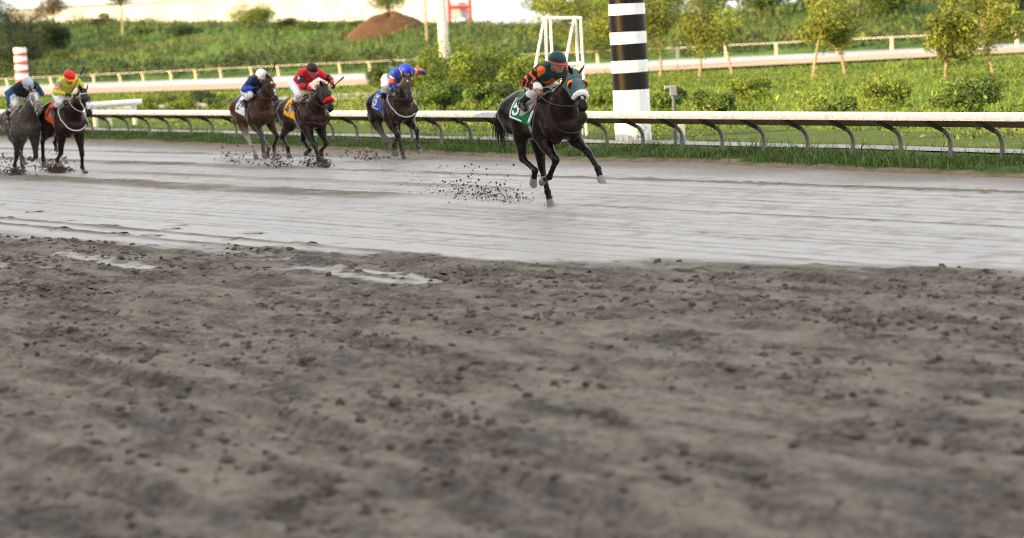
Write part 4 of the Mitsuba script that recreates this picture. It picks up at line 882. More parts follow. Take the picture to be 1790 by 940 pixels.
def saddlery(h, cloth, number=None, ncol=(.9, .9, .9), trim=None, flap=(.42, .40, .36), pad=None, x0=-.33, x1=.16, drop=1.17, flutter=.02, seed=0, nlabel=None):
    cm = patch(h, [((x0, 0, 1.35), (1, 0, .10)), ((x1, 0, 1.35), (-1, 0, -.30)), ((0, 0, drop), (.18, 0, 1))], .014, .006)
    nv = noise3(cm.vertices, 5.0, seed); cm.vertices[:, 1] += np.sign(cm.vertices[:, 1]) * flutter * np.clip((1.45 - cm.vertices[:, 2]) * 3, 0, 1) * nv * 1.6
    kc = put(h, 'saddle_cloth', cm, cmat(cloth, .75, .25), 40, label=nlabel)
    V = cm.vertices; side = (V[:, 1] < 0)
    out = LinearNDInterpolator(V[side][:, [0, 2]] + np.random.default_rng(0).normal(0, 1e-5, (side.sum(), 2)), V[side][:, 1])
    def lay(tm, lift):
        tm = trimesh.Trimesh(tm.vertices, tm.faces).subdivide_to_size(.03)
        q = tm.vertices; y = out(q[:, 0], q[:, 2]); ok = np.isfinite(y)
        y = np.where(ok, y, np.nanmedian(y) if ok.any() else -.3); q = np.stack([q[:, 0], y - lift - q[:, 1], q[:, 2]], 1)
        tm = trimesh.Trimesh(q, tm.faces, process=False); tm = trimesh.Trimesh(q, tm.faces[ok[tm.faces].all(1)], process=False)
        return tm
    if number is not None:
        t = meshkit.text_mesh(number, .20, .004, bold=True); w = t.vertices[:, 0].max()
        tv = np.stack([t.vertices[:, 0] * 1.25 - w * .62 - .195, t.vertices[:, 2] - .0, t.vertices[:, 1] + drop + .105], 1)
        put(h, 'number', lay(trimesh.Trimesh(tv, t.faces), .006), cmat(ncol, .7), False, parent=kc)
    if trim is not None:
        e = trimesh.Trimesh(np.zeros((0, 3)), np.zeros((0, 3), int)); ms = []
        for (a, b) in (((x0 + .035, drop - .18 * x0 + .015), (x0 + .005, 1.50)), ((x0 + .035, drop - .18 * x0 + .015), (.0, drop + .022))):
            s = np.linspace(0, 1, 24)[:, None]; q = np.array(a) * (1 - s) + np.array(b) * s; y = out(q[:, 0], q[:, 1]); ok = np.isfinite(y)
            if ok.sum() > 3: ms.append(tube(np.stack([q[ok, 0], y[ok] - .006, q[ok, 1]], 1), .013, 6))
        if ms: put(h, 'trim', join(ms), cmat(trim, .7), True, parent=kc)
    fm = patch(h, [((-.04, 0, 1.42), (1, 0, -.25)), ((.24, 0, 1.42), (-1, 0, .45)), ((0, 0, 1.27), (-.35, 0, 1))], .030, .012)
    put(h, 'saddle_flap', fm, cmat(flap, .6), 40)
    sm = Field([cone((-.22, 0, 1.585), (.02, 0, 1.565), .055, .05, .05, 1.7), cone((.0, 0, 1.57), (.22, 0, 1.60), .05, .055, .05, 1.4), cone((-.26, -.06, 1.60), (-.26, .06, 1.60), .035, .035, .04)], .014).mesh(2)
    put(h, 'saddle_seat', sm, cmat((.02, .018, .016), .4), True)
    gm = patch(h, [((.10, 0, 0), (1, 0, 0)), ((.20, 0, 0), (-1, 0, 0)), ((0, 0, 1.34), (0, 0, -1))], .012, .008)
    put(h, 'girth', gm, cmat(c_girth(pad), .7), 40)
def c_girth(pad): return pad if pad is not None else (.25, .25, .25)
def breastplate(h, col, r=.011):
    """strap looping round the base of the neck"""
    J = h.J; pts = []
    for s in np.linspace(-1, 1, 41):
        a = s * math.pi * .93
        q = np.array([.56 + .27 * math.cos(a) * .9, .26 * math.sin(a), 1.33 - .23 * math.cos(a)]); pts.append(q)
    pts = h.field.snap(np.array(pts), .012); put(h, 'breastplate', tube(pts, r, 6), cmat(col, .6), True)
def reins(h, hands, col):
    ms = []
    for s, q in zip((-1, 1), hands):
        a = h.H(.475, s * .072, -.075); q = np.asarray(q); m = (a + q) / 2 + np.array([0, s * .10, -.05])
        pts = spline([a, m, q], 14); out = h.field.val(pts) < .012; 
        pts = np.where(out[:, None], h.field.snap(pts, .014), pts); ms.append(tube(pts, .0075, 5))
    put(h, 'reins', join(ms), cmat(col, .6), True)
def stirrup(h, an, s):
    an = np.asarray(an); a = np.array([.10, s * .26, 1.44]); f = an + np.array([.05, 0, -.055])
    ms = [tube([a, f + [0, 0, .10]], .008, 5), tube([f + [.0, -.055, 0], f + [0, -.05, .06], f + [0, 0, .115], f + [0, .05, .06], f + [0, .055, 0], f + [0, -.055, 0]], .006, 6)]
    put(h, 'stirrup', join(ms), cmat((.5, .5, .52), .3, .5, 1.0), True)
# ------------------------------------------------------------------ jockeys
SKIN = (.33, .17, .11)
def hand_prims(pos, d, n, side, c, curl=1.0):
    """palm, four unequal curled fingers and a thumb off the palm's side; d: along the forearm, n: palm side"""
    d = d / np.linalg.norm(d); n = n - (n @ d) * d; n /= np.linalg.norm(n); a = np.cross(d, n)
    o = pos - d * .03; P = []
    for q in (-.027, -.009, .009, .027):
        P.append(cone(o + a * q * .8, o + d * .072 + a * q, .0155, .0135, .012, 1, c))
    P.append(cone(o - d * .05, o + d * .01, .024, .026, .02, 1, c))
    for i, (q, L) in enumerate(((-.029, .82), (-.010, .96), (.010, 1.0), (.029, .75))):
        p = o + d * .074 + a * q; ang = .45 * curl
        for l, r0, r1, da in ((.036, .0105, .0095, .75), (.024, .0095, .0088, .95), (.019, .0088, .0075, .7)):
            e = p + (d * math.cos(ang) + n * math.sin(ang)) * l * L
            P.append(cone(p, e, r0, r1, .004, 1, c)); p = e; ang += da * curl
    b = o + d * .012 - a * side * .030 + n * .008; m = b + (d * .55 - a * side * .55 + n * .6) * .036; t = m + (d * .55 + a * side * .35 + n * .75) * .030
    P += [cone(b, m, .0135, .0115, .008, 1, c), cone(m, t, .0112, .009, .005, 1, c)]
    return P, o + d * .082 + n * .028, a

def paint(m, fn, base): 
    C = np.tile(np.array(base, float), (len(m.vertices), 1)); fn(m.vertices, C) if fn else None; return np.clip(C, .003, .95)

def make_jockey(h, J, label, silks, cap, breech=(.86, .86, .88), boot=(.012, .011, .011), glove=(.012, .012, .012), sock=None, face=SKIN, pitch=-.15, yaw=0.0, whip=None, whip_hand='r', whip_label=None, cell=.012, rim=None, hn=None, boot_top=None):
    """silks: (colour, fn(points, colours, joint dict)) ; all in the horse's own frame"""
    J = {k: np.array(v, float) for k, v in J.items()}
    k = thing('person', label, 'person')
    Y = np.array([0, 1.0, 0]); tdir = J['shC'] - J['hip']; tdir /= np.linalg.norm(tdir)
    fx = rz(yaw) @ np.array([math.cos(pitch), 0, math.sin(pitch)]); fy = rz(yaw) @ Y; fz = np.cross(fx, fy)
    Hd = lambda x, y, z: J['head'] + fx * x + fy * y + fz * z
    belly = np.cross(tdir, Y); belly *= -np.sign(belly[2]) * -1 if belly[2] > 0 else 1
    S = {s: J['shC'] + Y * (s * .185) + belly * 0 for s in (-1, 1)}
    el = {-1: J['elr'], 1: J['ell']}; ha = {-1: J['har'], 1: J['hal']}; kn = {-1: J['knr'], 1: J['knl']}; an = {-1: J['anr'], 1: J['anl']}
    wr = {s: ha[s] - (ha[s] - el[s]) / np.linalg.norm(ha[s] - el[s]) * .085 for s in (-1, 1)}
    hj = {s: J['hip'] + Y * (s * .10) for s in (-1, 1)}
    toe = {s: an[s] + np.array([.16, s * .02, -.075]) for s in (-1, 1)}
    # --- body: skin
    c = face; lip = (.30, .10, .08)
    hp = [cone(Hd(-.02, 0, .025), Hd(.015, 0, .02), .092, .086, .03, .9, c), cone(Hd(.03, 0, -.02), Hd(.045, 0, -.07), .072, .056, .03, .95, c),
          cone(Hd(.055, 0, -.095), Hd(.062, 0, -.108), .034, .028, .02, 1.2, c), cone(Hd(.088, 0, -.005), Hd(.112, 0, -.048), .011, .016, .010, 1, c),
          cone(Hd(.100, -.012, -.052), Hd(.100, .012, -.052), .010, .010, .006, 1, c),
          cone(Hd(.088, -.020, -.078), Hd(.088, .020, -.078), .008, .008, .006, 1, lip), cone(Hd(.086, -.016, -.089), Hd(.086, .016, -.089), .008, .008, .006, 1, lip),
          cone(Hd(.055, -.045, -.045), Hd(.06, -.035, -.05), .024, .022, .02, 1, c), cone(Hd(.055, .045, -.045), Hd(.06, .035, -.05), .024, .022, .02, 1, c),
          cone(Hd(.078, -.034, .022), Hd(.078, .034, .022), .014, .014, .015, 1, c)]
    for s in (-1, 1): hp += [cone(Hd(-.005, s * .082, -.005), Hd(-.012, s * .086, -.04), .018, .012, .008, .55, c)]
    body = hp + [cone(Hd(-.03, 0, -.06), J['shC'] + tdir * .04, .052, .06, .03, 1, c), cone(J['shC'], J['hip'], .10, .10, .05, 1.3, c)]
    for s in (-1, 1):
        body += [cone(S[s] * .9 + J['shC'] * .1, el[s], .050, .042, .03, 1, c), cone(el[s], wr[s], .040, .027, .02, 1, c),
                 cone(hj[s], kn[s], .085, .055, .04, 1, c), cone(kn[s], an[s], .052, .036, .02, 1, c), cone(an[s], toe[s], .034, .026, .02, 1, c)]
    hand_parts = {}
    for s in (-1, 1):
        d = ha[s] - el[s]; nrm = (hn or {}).get(s, np.array([.3, -s * .55, -.8]))
        hand_parts[s] = hand_prims(ha[s], d, np.asarray(nrm, float), s, c if glove is None else glove)
    bm = Field(body, .011 if cell > .011 else .009).mesh(1)
    bc = np.clip(Field.colors(type('q', (), {'prims': body, 'dist': staticmethod(Field.dist)})(), bm.vertices, .006), .003, .9)
    if glove is None:
        import manifold3d as mf
        def man(m_): return mf.Manifold(mf.Mesh(np.asarray(m_.vertices, np.float32), np.asarray(m_.faces, np.uint32)))
        u = man(bm)
        for s in (-1, 1):
            hm_ = Field(hand_parts[s][0], .0045, .02).mesh(1); hm_ = max(hm_.split(only_watertight=False), key=lambda q: len(q.faces)); u = u + man(hm_)
        mm = u.to_mesh(); bv = np.array(mm.vert_properties[:, :3], float); bf = np.array(mm.tri_verts)
        if len(bf):
            cc = bc[cKDTree(bm.vertices).query(bv)[1]]; bm = trimesh.Trimesh(bv, bf, process=False); bc = cc
    put(h, 'body', bm, 'mat_skin_vc', True, parent=k, color=bc)
    if glove is not None:
        for s in (-1, 1): put(h, 'glove', Field(hand_parts[s][0], .005, .02).mesh(1), cmat(glove, .6), True, parent=k)
    # --- jersey
    sc, sfn = silks; jp = []
    chest = np.cross(Y, tdir)
    for s in (-1, 1):
        jp += [cone(J['hip'] + Y * s * .055 + tdir * .05, J['shC'] + Y * s * .085 - tdir * .05, .112, .128, .05), cone(J['shC'] + Y * s * .06 - tdir * .03, S[s], .105, .078, .06),
               cone(S[s], el[s], .078, .062, .04), cone(el[s], wr[s], .060, .043, .03), cone(el[s] * .5 + S[s] * .5, el[s], .064, .062, .04)]
    jp += [cone(J['shC'] - tdir * .02, J['shC'] + tdir * .05 + (J['head'] - J['shC']) * .25, .09, .062, .04)]
    jm = Field(jp, cell * .8).mesh(1)
    w = noise3(jm.vertices, 14, 5); jm.vertices += jm.vertex_normals * ((w - .5) * .030 + (noise3(jm.vertices * [1, 1, .5], 34, 6) - .5) * .012)[:, None]
    put(h, 'jersey', jm, 'mat_cloth_vc', True, parent=k, color=paint(jm, (lambda P, C: sfn(P, C, dict(J=J, S=S, el=el, wr=wr, n=jm.vertex_normals, chest=chest, tdir=tdir))) if sfn else None, sc))
    # --- breeches
    bp = [cone(J['hip'] - Y * .07 - tdir * .02, J['hip'] + Y * .07 - tdir * .02, .125, .125, .05), cone(J['hip'], J['hip'] + tdir * .10, .125, .105, .05, 1.15)]
    for s in (-1, 1): bp += [cone(hj[s], kn[s], .112, .076, .05), cone(kn[s], kn[s] * .55 + an[s] * .45, .074, .060, .04)]
    m = Field(bp, cell).mesh(1); m.vertices += m.vertex_normals * ((noise3(m.vertices, 13, 8) - .5) * .014)[:, None]
    mc = np.tile(np.array(breech, float), (len(m.vertices), 1)); wv = np.clip((noise3(m.vertices, 60, 9) - .67) * 8, 0, 1)[:, None] * .6; mc = mc * (1 - wv) + np.array([.25, .20, .15]) * wv
    put(h, 'breeches', m, 'mat_cloth_vc', True, parent=k, color=mc)
    for s in (-1, 1):
        top = kn[s] * .52 + an[s] * .48
        m = Field([cone(top, an[s], .061, .046, .02), cone(an[s] + [0, 0, .01], toe[s], .046, .036, .03), cone(an[s] + [-.03, 0, -.045], toe[s] + [0, 0, -.012], .03, .03, .02)], .010).mesh(1)
        kb = put(h, 'boot', m, cmat(boot, .35), True, parent=k)
        if boot_top is not None:
            put(h, 'boot_cuff', tube([top * .98 + an[s] * .02, top * .5 + an[s] * .5], [.066, .060], 16), cmat(boot_top, .45), 40, parent=kb)
    # --- helmet, goggles
    e = trimesh.creation.icosphere(4, 1.0); e.vertices *= [.138, .120, .118]; e.vertices += [-.012, 0, .045]
    e = thicken(cut(e, [((0, 0, .028), (.18, 0, 1))]), .012); e.vertices = e.vertices @ np.stack([fx, fy, fz]) + J['head']
    kh = put(h, 'helmet', e, cmat(cap, .5, .25), 40, parent=k)
    th = np.linspace(0, 2 * math.pi, 41); zz = .030 - .18 * (np.cos(th) * .138 - .012)
    rimp = np.stack([np.cos(th) * .139 - .012, np.sin(th) * .121, zz], 1) @ np.stack([fx, fy, fz]) + J['head']
    put(h, 'rim_band', tube(rimp, .008, 6, cap=False), cmat(rim or cap, .6), True, parent=kh)
    pk = []
    for r_, z_ in ((.0, .006), (.045, -.010)):
        t2 = np.linspace(-1.05, 1.05, 15); pk.append(np.stack([np.cos(t2) * (.134 + r_) - .012, np.sin(t2) * (.121 + r_ * .4), .024 - .18 * np.cos(t2) * .138 + z_], 1))
    V = np.vstack(pk); f = [[i, i + 15, i + 1] for i in range(14)] + [[i + 1, i + 15, i + 16] for i in range(14)]
    pm = thicken(trimesh.Trimesh(V, f, process=False), .006); pm.vertices = pm.vertices @ np.stack([fx, fy, fz]) + J['head']
    put(h, 'peak', pm, cmat(rim or cap, .5), False, parent=kh)
    a, b = np.meshgrid(np.linspace(-1.15, 1.15, 23), np.linspace(-.026, .024, 5), indexing='ij')
    V = np.stack([np.cos(a) * .104 + .002, np.sin(a) * .092, b - .004], -1).reshape(-1, 3)
    f = [[i * 5 + j, (i + 1) * 5 + j, (i + 1) * 5 + j + 1] for i in range(22) for j in range(4)] + [[i * 5 + j, (i + 1) * 5 + j + 1, i * 5 + j + 1] for i in range(22) for j in range(4)]
    gm = thicken(trimesh.Trimesh(V, f, process=False), .012); gm.vertices = gm.vertices @ np.stack([fx, fy, fz]) + J['head']
    kg = put(h, 'goggles', gm, cmat((.03, .03, .035), .12), 40, parent=k)
    fr = [np.stack([np.cos(a[:, 0]) * .110 + .002, np.sin(a[:, 0]) * .097, np.full(23, q) - .004], 1) for q in (-.027, .025)]
    for q in fr: q[:] = q @ np.stack([fx, fy, fz]) + J['head']
    put(h, 'frame', join([tube(q, .0055, 5) for q in fr]), cmat((.55, .50, .48) if glove is None else (.05, .05, .05), .4), True, parent=kg)
    # --- whip: a thing of its own, held in the hand
    if whip is not None:
        s = -1 if whip_hand == 'r' else 1; g = hand_parts[s][1]; tip = np.array(whip, float); d = tip - g; L = np.linalg.norm(d); d /= L
        wk = thing('riding_whip', whip_label, 'riding whip')
        W_ = lambda m_: trimesh.Trimesh(h.W(m_.vertices), m_.faces, process=False)
        part(wk, 'handle', W_(tube([g - d * .05, g + d * .13], [.014, .012], 8)), cmat((.01, .01, .01), .6), 40)
        part(wk, 'shaft', W_(tube([g + d * .12, tip - d * .10], [.012, .009], 6)), cmat(WHIP.get('shaft', (.012, .012, .012)), .5), True)
        part(wk, 'flap', W_(tube([tip - d * .20, tip - d * .03, tip], [.013, .021, .014], 8)), cmat(WHIP.get('flap', (.012, .012, .012)), .6), True)
    return k, hand_parts, J
WHIP = {}
POSE = {
    'F': [0.522, 32.49, 0.067, -1.06, -0.053, 0.675, -0.214, -0.735, -0.074, -0.143, 0.979, -0.658, -1.219, 0.021, 0.368, 1.139, 0.873, 0.444, 0.028, 1.107, 0.077, 1.183, -0.417, -0.022, 0.539, 0.117, 0.334, 0.318, 0.048],
    'D': [-4.162, 47.848, -0.147, -1.072, -0.038, 0.604, -0.089, -0.76, -0.02, 0.223, 0.823, 0.514, 0.558, -0.047, 0.052, 0.83, -1.034, 0.2, -0.061, 0.712, -1.002, 0.974, 0.3, 0.025, 1.018, -0.432, 1.04, -1.207, 0.001],
    'C': [-5.653, 52.097, -0.134, -1.054, -0.032, 0.837, -0.133, -0.863, 0.103, -0.101, 1.128, 0.154, 0.2, -0.003, 0.216, 0.889, -0.741, 0.2, -0.01, 0.762, 0.595, 0.81, 0.348, -0.071, 0.724, 0.543, 0.944, -0.731, 0.079],
    'B': [-9.67, 50.445, -0.028, -1.038, -0.094, 0.741, 0.107, -0.791, -0.159, -0.168, -0.207, -1.012, 0.813, 0.001, 0.172, 0.238, -0.139, 1.031, 0.027, 0.407, -1.001, 0.0, 0.3, 0.012, 0.639, -1.377, -0.685, 0.571, -0.002],
    'A': [-10.79, 51.306, -0.094, -1.101, -0.035, 0.778, 0.057, -0.635, -0.105, -0.282, -0.293, -0.802, 0.222, 0.009, 0.119, 0.049, -1.286, -1.738, -0.015, 0.95, 0.746, 0.965, 0.694, -0.11, 0.567, -0.852, -0.021, 0.409, 0.0],
    'E': [-2.321, 47.947, -0.112, -1.149, -0.035, 0.652, -0.167, -0.747, -0.125, -0.144, 0.989, -0.801, 0.2, 0.002, 0.227, 1.2, 0.077, 0.622, -0.003, 0.408, 0.99, 1.247, 0.836, 0.01, 1.13, 0.154, 0.373, 0.539, 0.04],
}
RIDER = {
    'F': {'hip': [-0.013, -0.027, 1.736], 'shC': [0.391, -0.004, 1.925], 'head': [0.597, -0.04, 2.024], 'elr': [0.207, -0.348, 1.761], 'ell': [0.278, 0.34, 1.708], 'har': [0.435, -0.289, 1.652], 'hal': [0.469, 0.164, 1.701], 'knr': [0.366, -0.256, 1.668], 'knl': [0.225, 0.302, 1.512], 'anr': [-0.01, -0.31, 1.455], 'anl': [-0.076, 0.3, 1.296]},
    'D': {'hip': [0.03, -0.092, 1.868], 'shC': [0.4, 0.015, 2.092], 'head': [0.624, -0.025, 2.143], 'elr': [0.506, -0.206, 1.835], 'ell': [0.422, 0.454, 1.936], 'har': [0.623, 0.003, 1.729], 'hal': [0.658, 0.421, 1.831], 'knr': [0.381, -0.25, 1.666], 'knl': [0.112, 0.298, 1.603], 'anr': [0.108, -0.275, 1.422], 'anl': [-0.097, 0.3, 1.297]},
    'B': {'hip': [0.09, -0.028, 1.755], 'shC': [0.389, 0.026, 2.083], 'head': [0.595, -0.021, 2.182], 'elr': [0.525, -0.319, 1.883], 'ell': [0.243, 0.386, 1.9], 'har': [0.533, -0.067, 1.822], 'hal': [0.497, 0.354, 1.845], 'knr': [0.472, -0.236, 1.673], 'knl': [0.235, 0.303, 1.464], 'anr': [0.188, -0.291, 1.44], 'anl': [-0.09, 0.3, 1.288]},
    'C': {'hip': [0.031, -0.085, 1.685], 'shC': [0.37, 0.034, 1.953], 'head': [0.588, -0.014, 2.022], 'elr': [0.378, -0.361, 1.747], 'ell': [0.287, 0.33, 1.701], 'har': [0.525, -0.149, 1.77], 'hal': [0.482, 0.157, 1.7], 'knr': [0.426, -0.252, 1.618], 'knl': [0.238, 0.303, 1.505], 'anr': [0.106, -0.283, 1.437], 'anl': [-0.069, 0.3, 1.298]},
    'E': {'hip': [0.116, -0.022, 1.798], 'shC': [0.526, 0.082, 1.963], 'head': [0.759, 0.055, 1.986], 'elr': [0.377, -0.104, 1.727], 'ell': [0.368, 0.52, 1.945], 'har': [0.612, -0.144, 1.627], 'hal': [0.629, 0.519, 1.947], 'knr': [0.463, -0.301, 1.714], 'knl': [0.202, 0.302, 1.481], 'anr': [0.232, -0.269, 1.431], 'anl': [-0.111, 0.3, 1.283]},
    'A': {'hip': [0.077, -0.004, 1.877], 'shC': [0.47, 0.079, 2.082], 'head': [0.698, 0.038, 2.113], 'elr': [0.313, -0.309, 1.933], 'ell': [0.333, 0.422, 1.879], 'har': [0.424, -0.36, 1.704], 'hal': [0.438, 0.22, 1.751], 'knr': [0.406, -0.224, 1.68], 'knl': [0.16, 0.3, 1.544], 'anr': [0.132, -0.327, 1.444], 'anl': [-0.106, 0.3, 1.287]},
}
def arm_t(P, q):
    """(side, position 0..2 along the arm, distance) of the nearest arm"""
    best = np.full(len(P), 9.0); tt = np.zeros(len(P)); sd = np.zeros(len(P))
    for s in (-1, 1):
        for off, a, b in ((0, q['S'][s], q['el'][s]), (1, q['el'][s], q['wr'][s])):
            ab = b - a; t = np.clip((P - a) @ ab / (ab @ ab), 0, 1); d = np.linalg.norm(P - a - t[:, None] * ab, axis=1)
            w = d < best; best[w] = d[w]; tt[w] = off + t[w]; sd[w] = s
    return sd, tt, best
def is_arm(P, q):
    sd, t, d = arm_t(P, q); tor = np.abs((P - q['J']['shC'])[:, 1]); return (d < .085) & (t > .04) & (tor > .13), sd, t
def ang(P, q, sd):
    a = np.arctan2(P[:, 2] - q['J']['shC'][2], P[:, 0] - q['J']['shC'][0]); return a
OR = np.array([.80, .15, .02]); BK = np.array([.006, .006, .007])
def silks_green(P, C, q):
    m, sd, t = is_arm(P, q); C[m] = BK
    for s in (-1, 1):
        a = q['el'][s] - q['S'][s]; e1 = np.cross(a, [0, 0, 1.0]); e1 /= np.linalg.norm(e1); 
        d = P - q['S'][s]; ph = np.arctan2(d @ e1, d[:, 2] + .6 * t * .0)
        w = m & (sd == s) & (np.abs(((t * 3.2) % 1) - .5) * 1.1 + np.abs(((d @ e1) / .075 + .25) % 1 - .5) * 1.0 < .38); C[w] = OR
        w = np.linalg.norm(P - (q['S'][s] + np.array([.05, s * .03, .0])), axis=1) < .062; C[w] = OR
    d = P - q['J']['shC']; dx = np.abs(d[:, 1]); low = (P - (q['J']['shC'] * .55 + q['J']['hip'] * .45 + np.array([.1, 0, -.10])))
    C[(dx < .13) & (np.abs(low[:, 0]) + dx * .9 < .12) & (low[:, 2] < .06) & ~m] = OR
def hoops(col, bands, extra=None):
    def fn(P, C, q):
        m, sd, t = is_arm(P, q)
        for a, b in bands: C[m & (t > a) & (t < b)] = col
        if extra: extra(P, C, q, m, sd, t)
    return fn
def arm_band(P, C, q, m, sd, t): C[m & (sd < 0) & (t > .25) & (t < .72)] = (.02, .022, .025)
def blue_low(P, C, q):
    m, sd, t = is_arm(P, q); C[m & (t > .75)] = (.03, .09, .42); d = (P - q['J']['hip']) @ q['tdir']; C[~m & (d < .16)] = (.03, .09, .42)
def orange_arms(P, C, q):
    m, sd, t = is_arm(P, q); C[m & (t > .28) & (t < 1.3)] = (.75, .12, .03); C[m & (sd > 0) & (t < 1.7)] = (.75, .12, .03); C[m & (t >= (1.3 + .4 * (sd > 0)))] = (.02, .08, .45)
    C[m & (np.abs(t - .30) < .05)] = (.75, .75, .75)
    d = (P - q['J']['shC']) @ q['tdir']; C[~m & (P[:, 2] > q['J']['shC'][2] + .05) & (np.abs(P[:, 1] - q['J']['shC'][1]) < .05)] = (.7, .72, .8)
def teal_arms(P, C, q):
    m, sd, t = is_arm(P, q); f = ((P - q['S'][-1])[:, 2] > -.9) & m
    a = q['el'][-1] - q['S'][-1]; C[m] = (.022, .09, .23); C[m & (t > .15) & (t < .5)] = (.015, .025, .05)
    w = noise3(P, 8, 3) > .55; C[m & w] = (.03, .10, .2)

K = dict
COAT = {
 'F': K(body=(.0125, .0068, .0046), hind=(.0105, .0056, .0038), neck=(.0110, .0052, .0034), head=(.008, .005, .004), muzzle=(.007, .006, .006), legs=[(.005, .0045, .005)] * 4, hoof=(.20, .18, .165), mud=.12, ear=.1, blaze=[(.40, .50, .016, (.5, .48, .47))]),
 'D': K(body=(.0225, .0135, .0098), hind=(.0215, .0115, .0078), neck=(.0180, .0085, .0055), head=(.007, .005, .0045), muzzle=(.010, .007, .006), legs=[(.006, .007, .011), (.008, .006, .005), (.012, .007, .005), (.012, .007, .005)], mud=.35, ear=.15, blaze=[(.09, .13, .02, (.28, .26, .25))]),
 'C': K(body=(.0480, .0230, .0150), hind=(.0780, .0290, .0140), neck=(.0400, .0175, .0100), head=(.036, .018, .012), muzzle=(.02, .014, .012), legs=[(.04, .045, .06), (.012, .008, .007), (.35, .31, .28), (.12, .10, .085)], mud=.3, ear=.2, blaze=[(.13, .19, .022, (.6, .58, .57)), (.34, .50, .020, (.62, .6, .6))]),
 'B': K(body=(.0190, .0105, .0074), hind=(.0200, .0090, .0060), neck=(.0120, .0052, .0036), head=(.006, .0045, .004), muzzle=(.012, .009, .008), legs=[(.010, .005, .0045), (.006, .005, .005), (.008, .006, .005), (.008, .006, .005)], mud=.22, ear=.7, blaze=[(.33, .50, .036, (.62, .64, .70))]),
 'A': K(body=(.066, .055, .046), hind=(.060, .050, .042), neck=(.064, .053, .044), head=(.15, .138, .128), muzzle=(.12, .11, .10), legs=[(.030, .020, .016), (.04, .028, .022), (.08, .06, .045), (.04, .03, .025)], mud=.35, ear=.9, dapple=.6, blaze=[(.08, .32, .035, (.55, .56, .60))]),
 'E': K(body=(.0270, .0180, .0120), hind=(.0170, .0105, .0075), neck=(.0180, .0120, .0082), head=(.028, .018, .013), muzzle=(.02, .015, .013), legs=[(.014, .010, .008), (.012, .012, .018), (.10, .08, .065), (.04, .03, .025)], mud=.9, ear=.9, blaze=[(.10, .15, .014, (.5, .48, .46))]),
}
def build_field():
    # the leader
    h = make_horse(POSE['F'], COAT['F'], .0145, 'dark bay racehorse leading the field, in a teal hood with orange blinkers and white noseband', 1, tail=[(-.90, 0, 1.40), (-1.03, .0, 1.33), (-1.13, -.02, 1.10), (-1.10, -.02, .88), (-1.00, -.03, .68)])
    hood(h, (.045, .125, .125), cups=(.85, .19, .02), label='teal blinker hood with orange cups'); shadow_roll(h, (.82, .82, .84), .040, label='white sheepskin noseband'); bridle(h, (.05, .045, .04))
    saddlery(h, (.008, .15, .042), '5', (.85, .87, .88), (.70, .78, .74), flap=(.40, .37, .33), pad=(.30, .30, .30), seed=1, flutter=.03, nlabel='green saddle cloth numbered 5')
    breastplate(h, (.01, .01, .01))
    WHIP.clear(); WHIP.update(shaft=(.45, .10, .06), flap=(.7, .72, .78))
    k, hp, J = make_jockey(h, RIDER['F'], 'jockey in dark green and orange diamond silks with a green cap, on the leading horse', ((.010, .048, .044), silks_green), (.008, .050, .045), glove=None, rim=(.42, .04, .05), whip=(.30, -.37, 1.19), whip_hand='r', whip_label='whip with red band pointing down from the leading jockey\'s bare hand', face=(.36, .17, .11), pitch=-.10, cell=.011)
    reins(h, (hp[-1][1], hp[1][1]), (.03, .025, .02)); stirrup(h, RIDER['F']['anr'], -1); stirrup(h, RIDER['F']['anl'], 1)
    WHIP.clear()
    # red silks, number 4
    h = make_horse(POSE['D'], COAT['D'], .018, 'dark brown racehorse with a red noseband and yellow saddle cloth', 2, tail=[(-.90, 0, 1.40), (-1.10, .02, 1.42), (-1.45, .05, 1.32), (-1.85, .06, 1.26)])
    hood(h, (.012, .011, .011), t1=.30, label='black blinker hood'); shadow_roll(h, (.75, .02, .02), .038, label='red noseband'); bridle(h, (.02, .02, .02))
    saddlery(h, (.85, .42, .01), '4', (.02, .02, .02), None, flap=(.40, .34, .27), seed=2, nlabel='yellow saddle cloth numbered 4'); breastplate(h, (.16, .02, .03), .009)
    k, hp, J = make_jockey(h, RIDER['D'], 'jockey in red silks with black hoops and a black cap, riding between two other horses', ((.62, .012, .022), hoops((.015, .012, .013), [(.62, .86), (1.35, 1.55)], arm_band)), (.010, .010, .012), rim=(.35, .02, .03), whip=(.973, .52, 1.992), whip_hand='l', whip_label='black whip held out in front by the jockey in red silks', boot_top=(.22, .06, .04), pitch=-.35)
    t = meshkit.text_mesh('4', .085, .004, bold=True); S = J['shC'] + [0, -.185, 0]; d = J['elr'] - S; d /= np.linalg.norm(d)
    nrm = np.array([.25, -1, .2]); nrm -= nrm @ d * d; nrm /= np.linalg.norm(nrm); up = -d; rt = np.cross(up, nrm)
    tv = t.vertices - [t.vertices[:, 0].mean(), t.vertices[:, 1].mean(), 0]; ctr = S + d * .10 + nrm * .078
    put(h, 'arm_number', trimesh.Trimesh(tv @ np.stack([rt, up, nrm]) + ctr, t.faces), cmat((.8, .8, .82), .6), False, parent=k)
    reins(h, (hp[-1][1], hp[1][1]), (.02, .02, .02)); stirrup(h, RIDER['D']['anr'], -1)
    # navy silks
    h = make_horse(POSE['C'], COAT['C'], .018, 'bay racehorse with a white hind sock and white saddle cloth beside the red-silks rider', 3, tail=[(-.90, 0, 1.40), (-1.0, .0, 1.34), (-1.06, .05, 1.05), (-1.0, .1, .8)])
    bridle(h, (.03, .02, .015)); saddlery(h, (.78, .78, .82), '2', (.015, .015, .02), None, flap=(.30, .22, .14), seed=3, flutter=.05, nlabel='white saddle cloth numbered 2'); breastplate(h, (.02, .015, .012), .008)
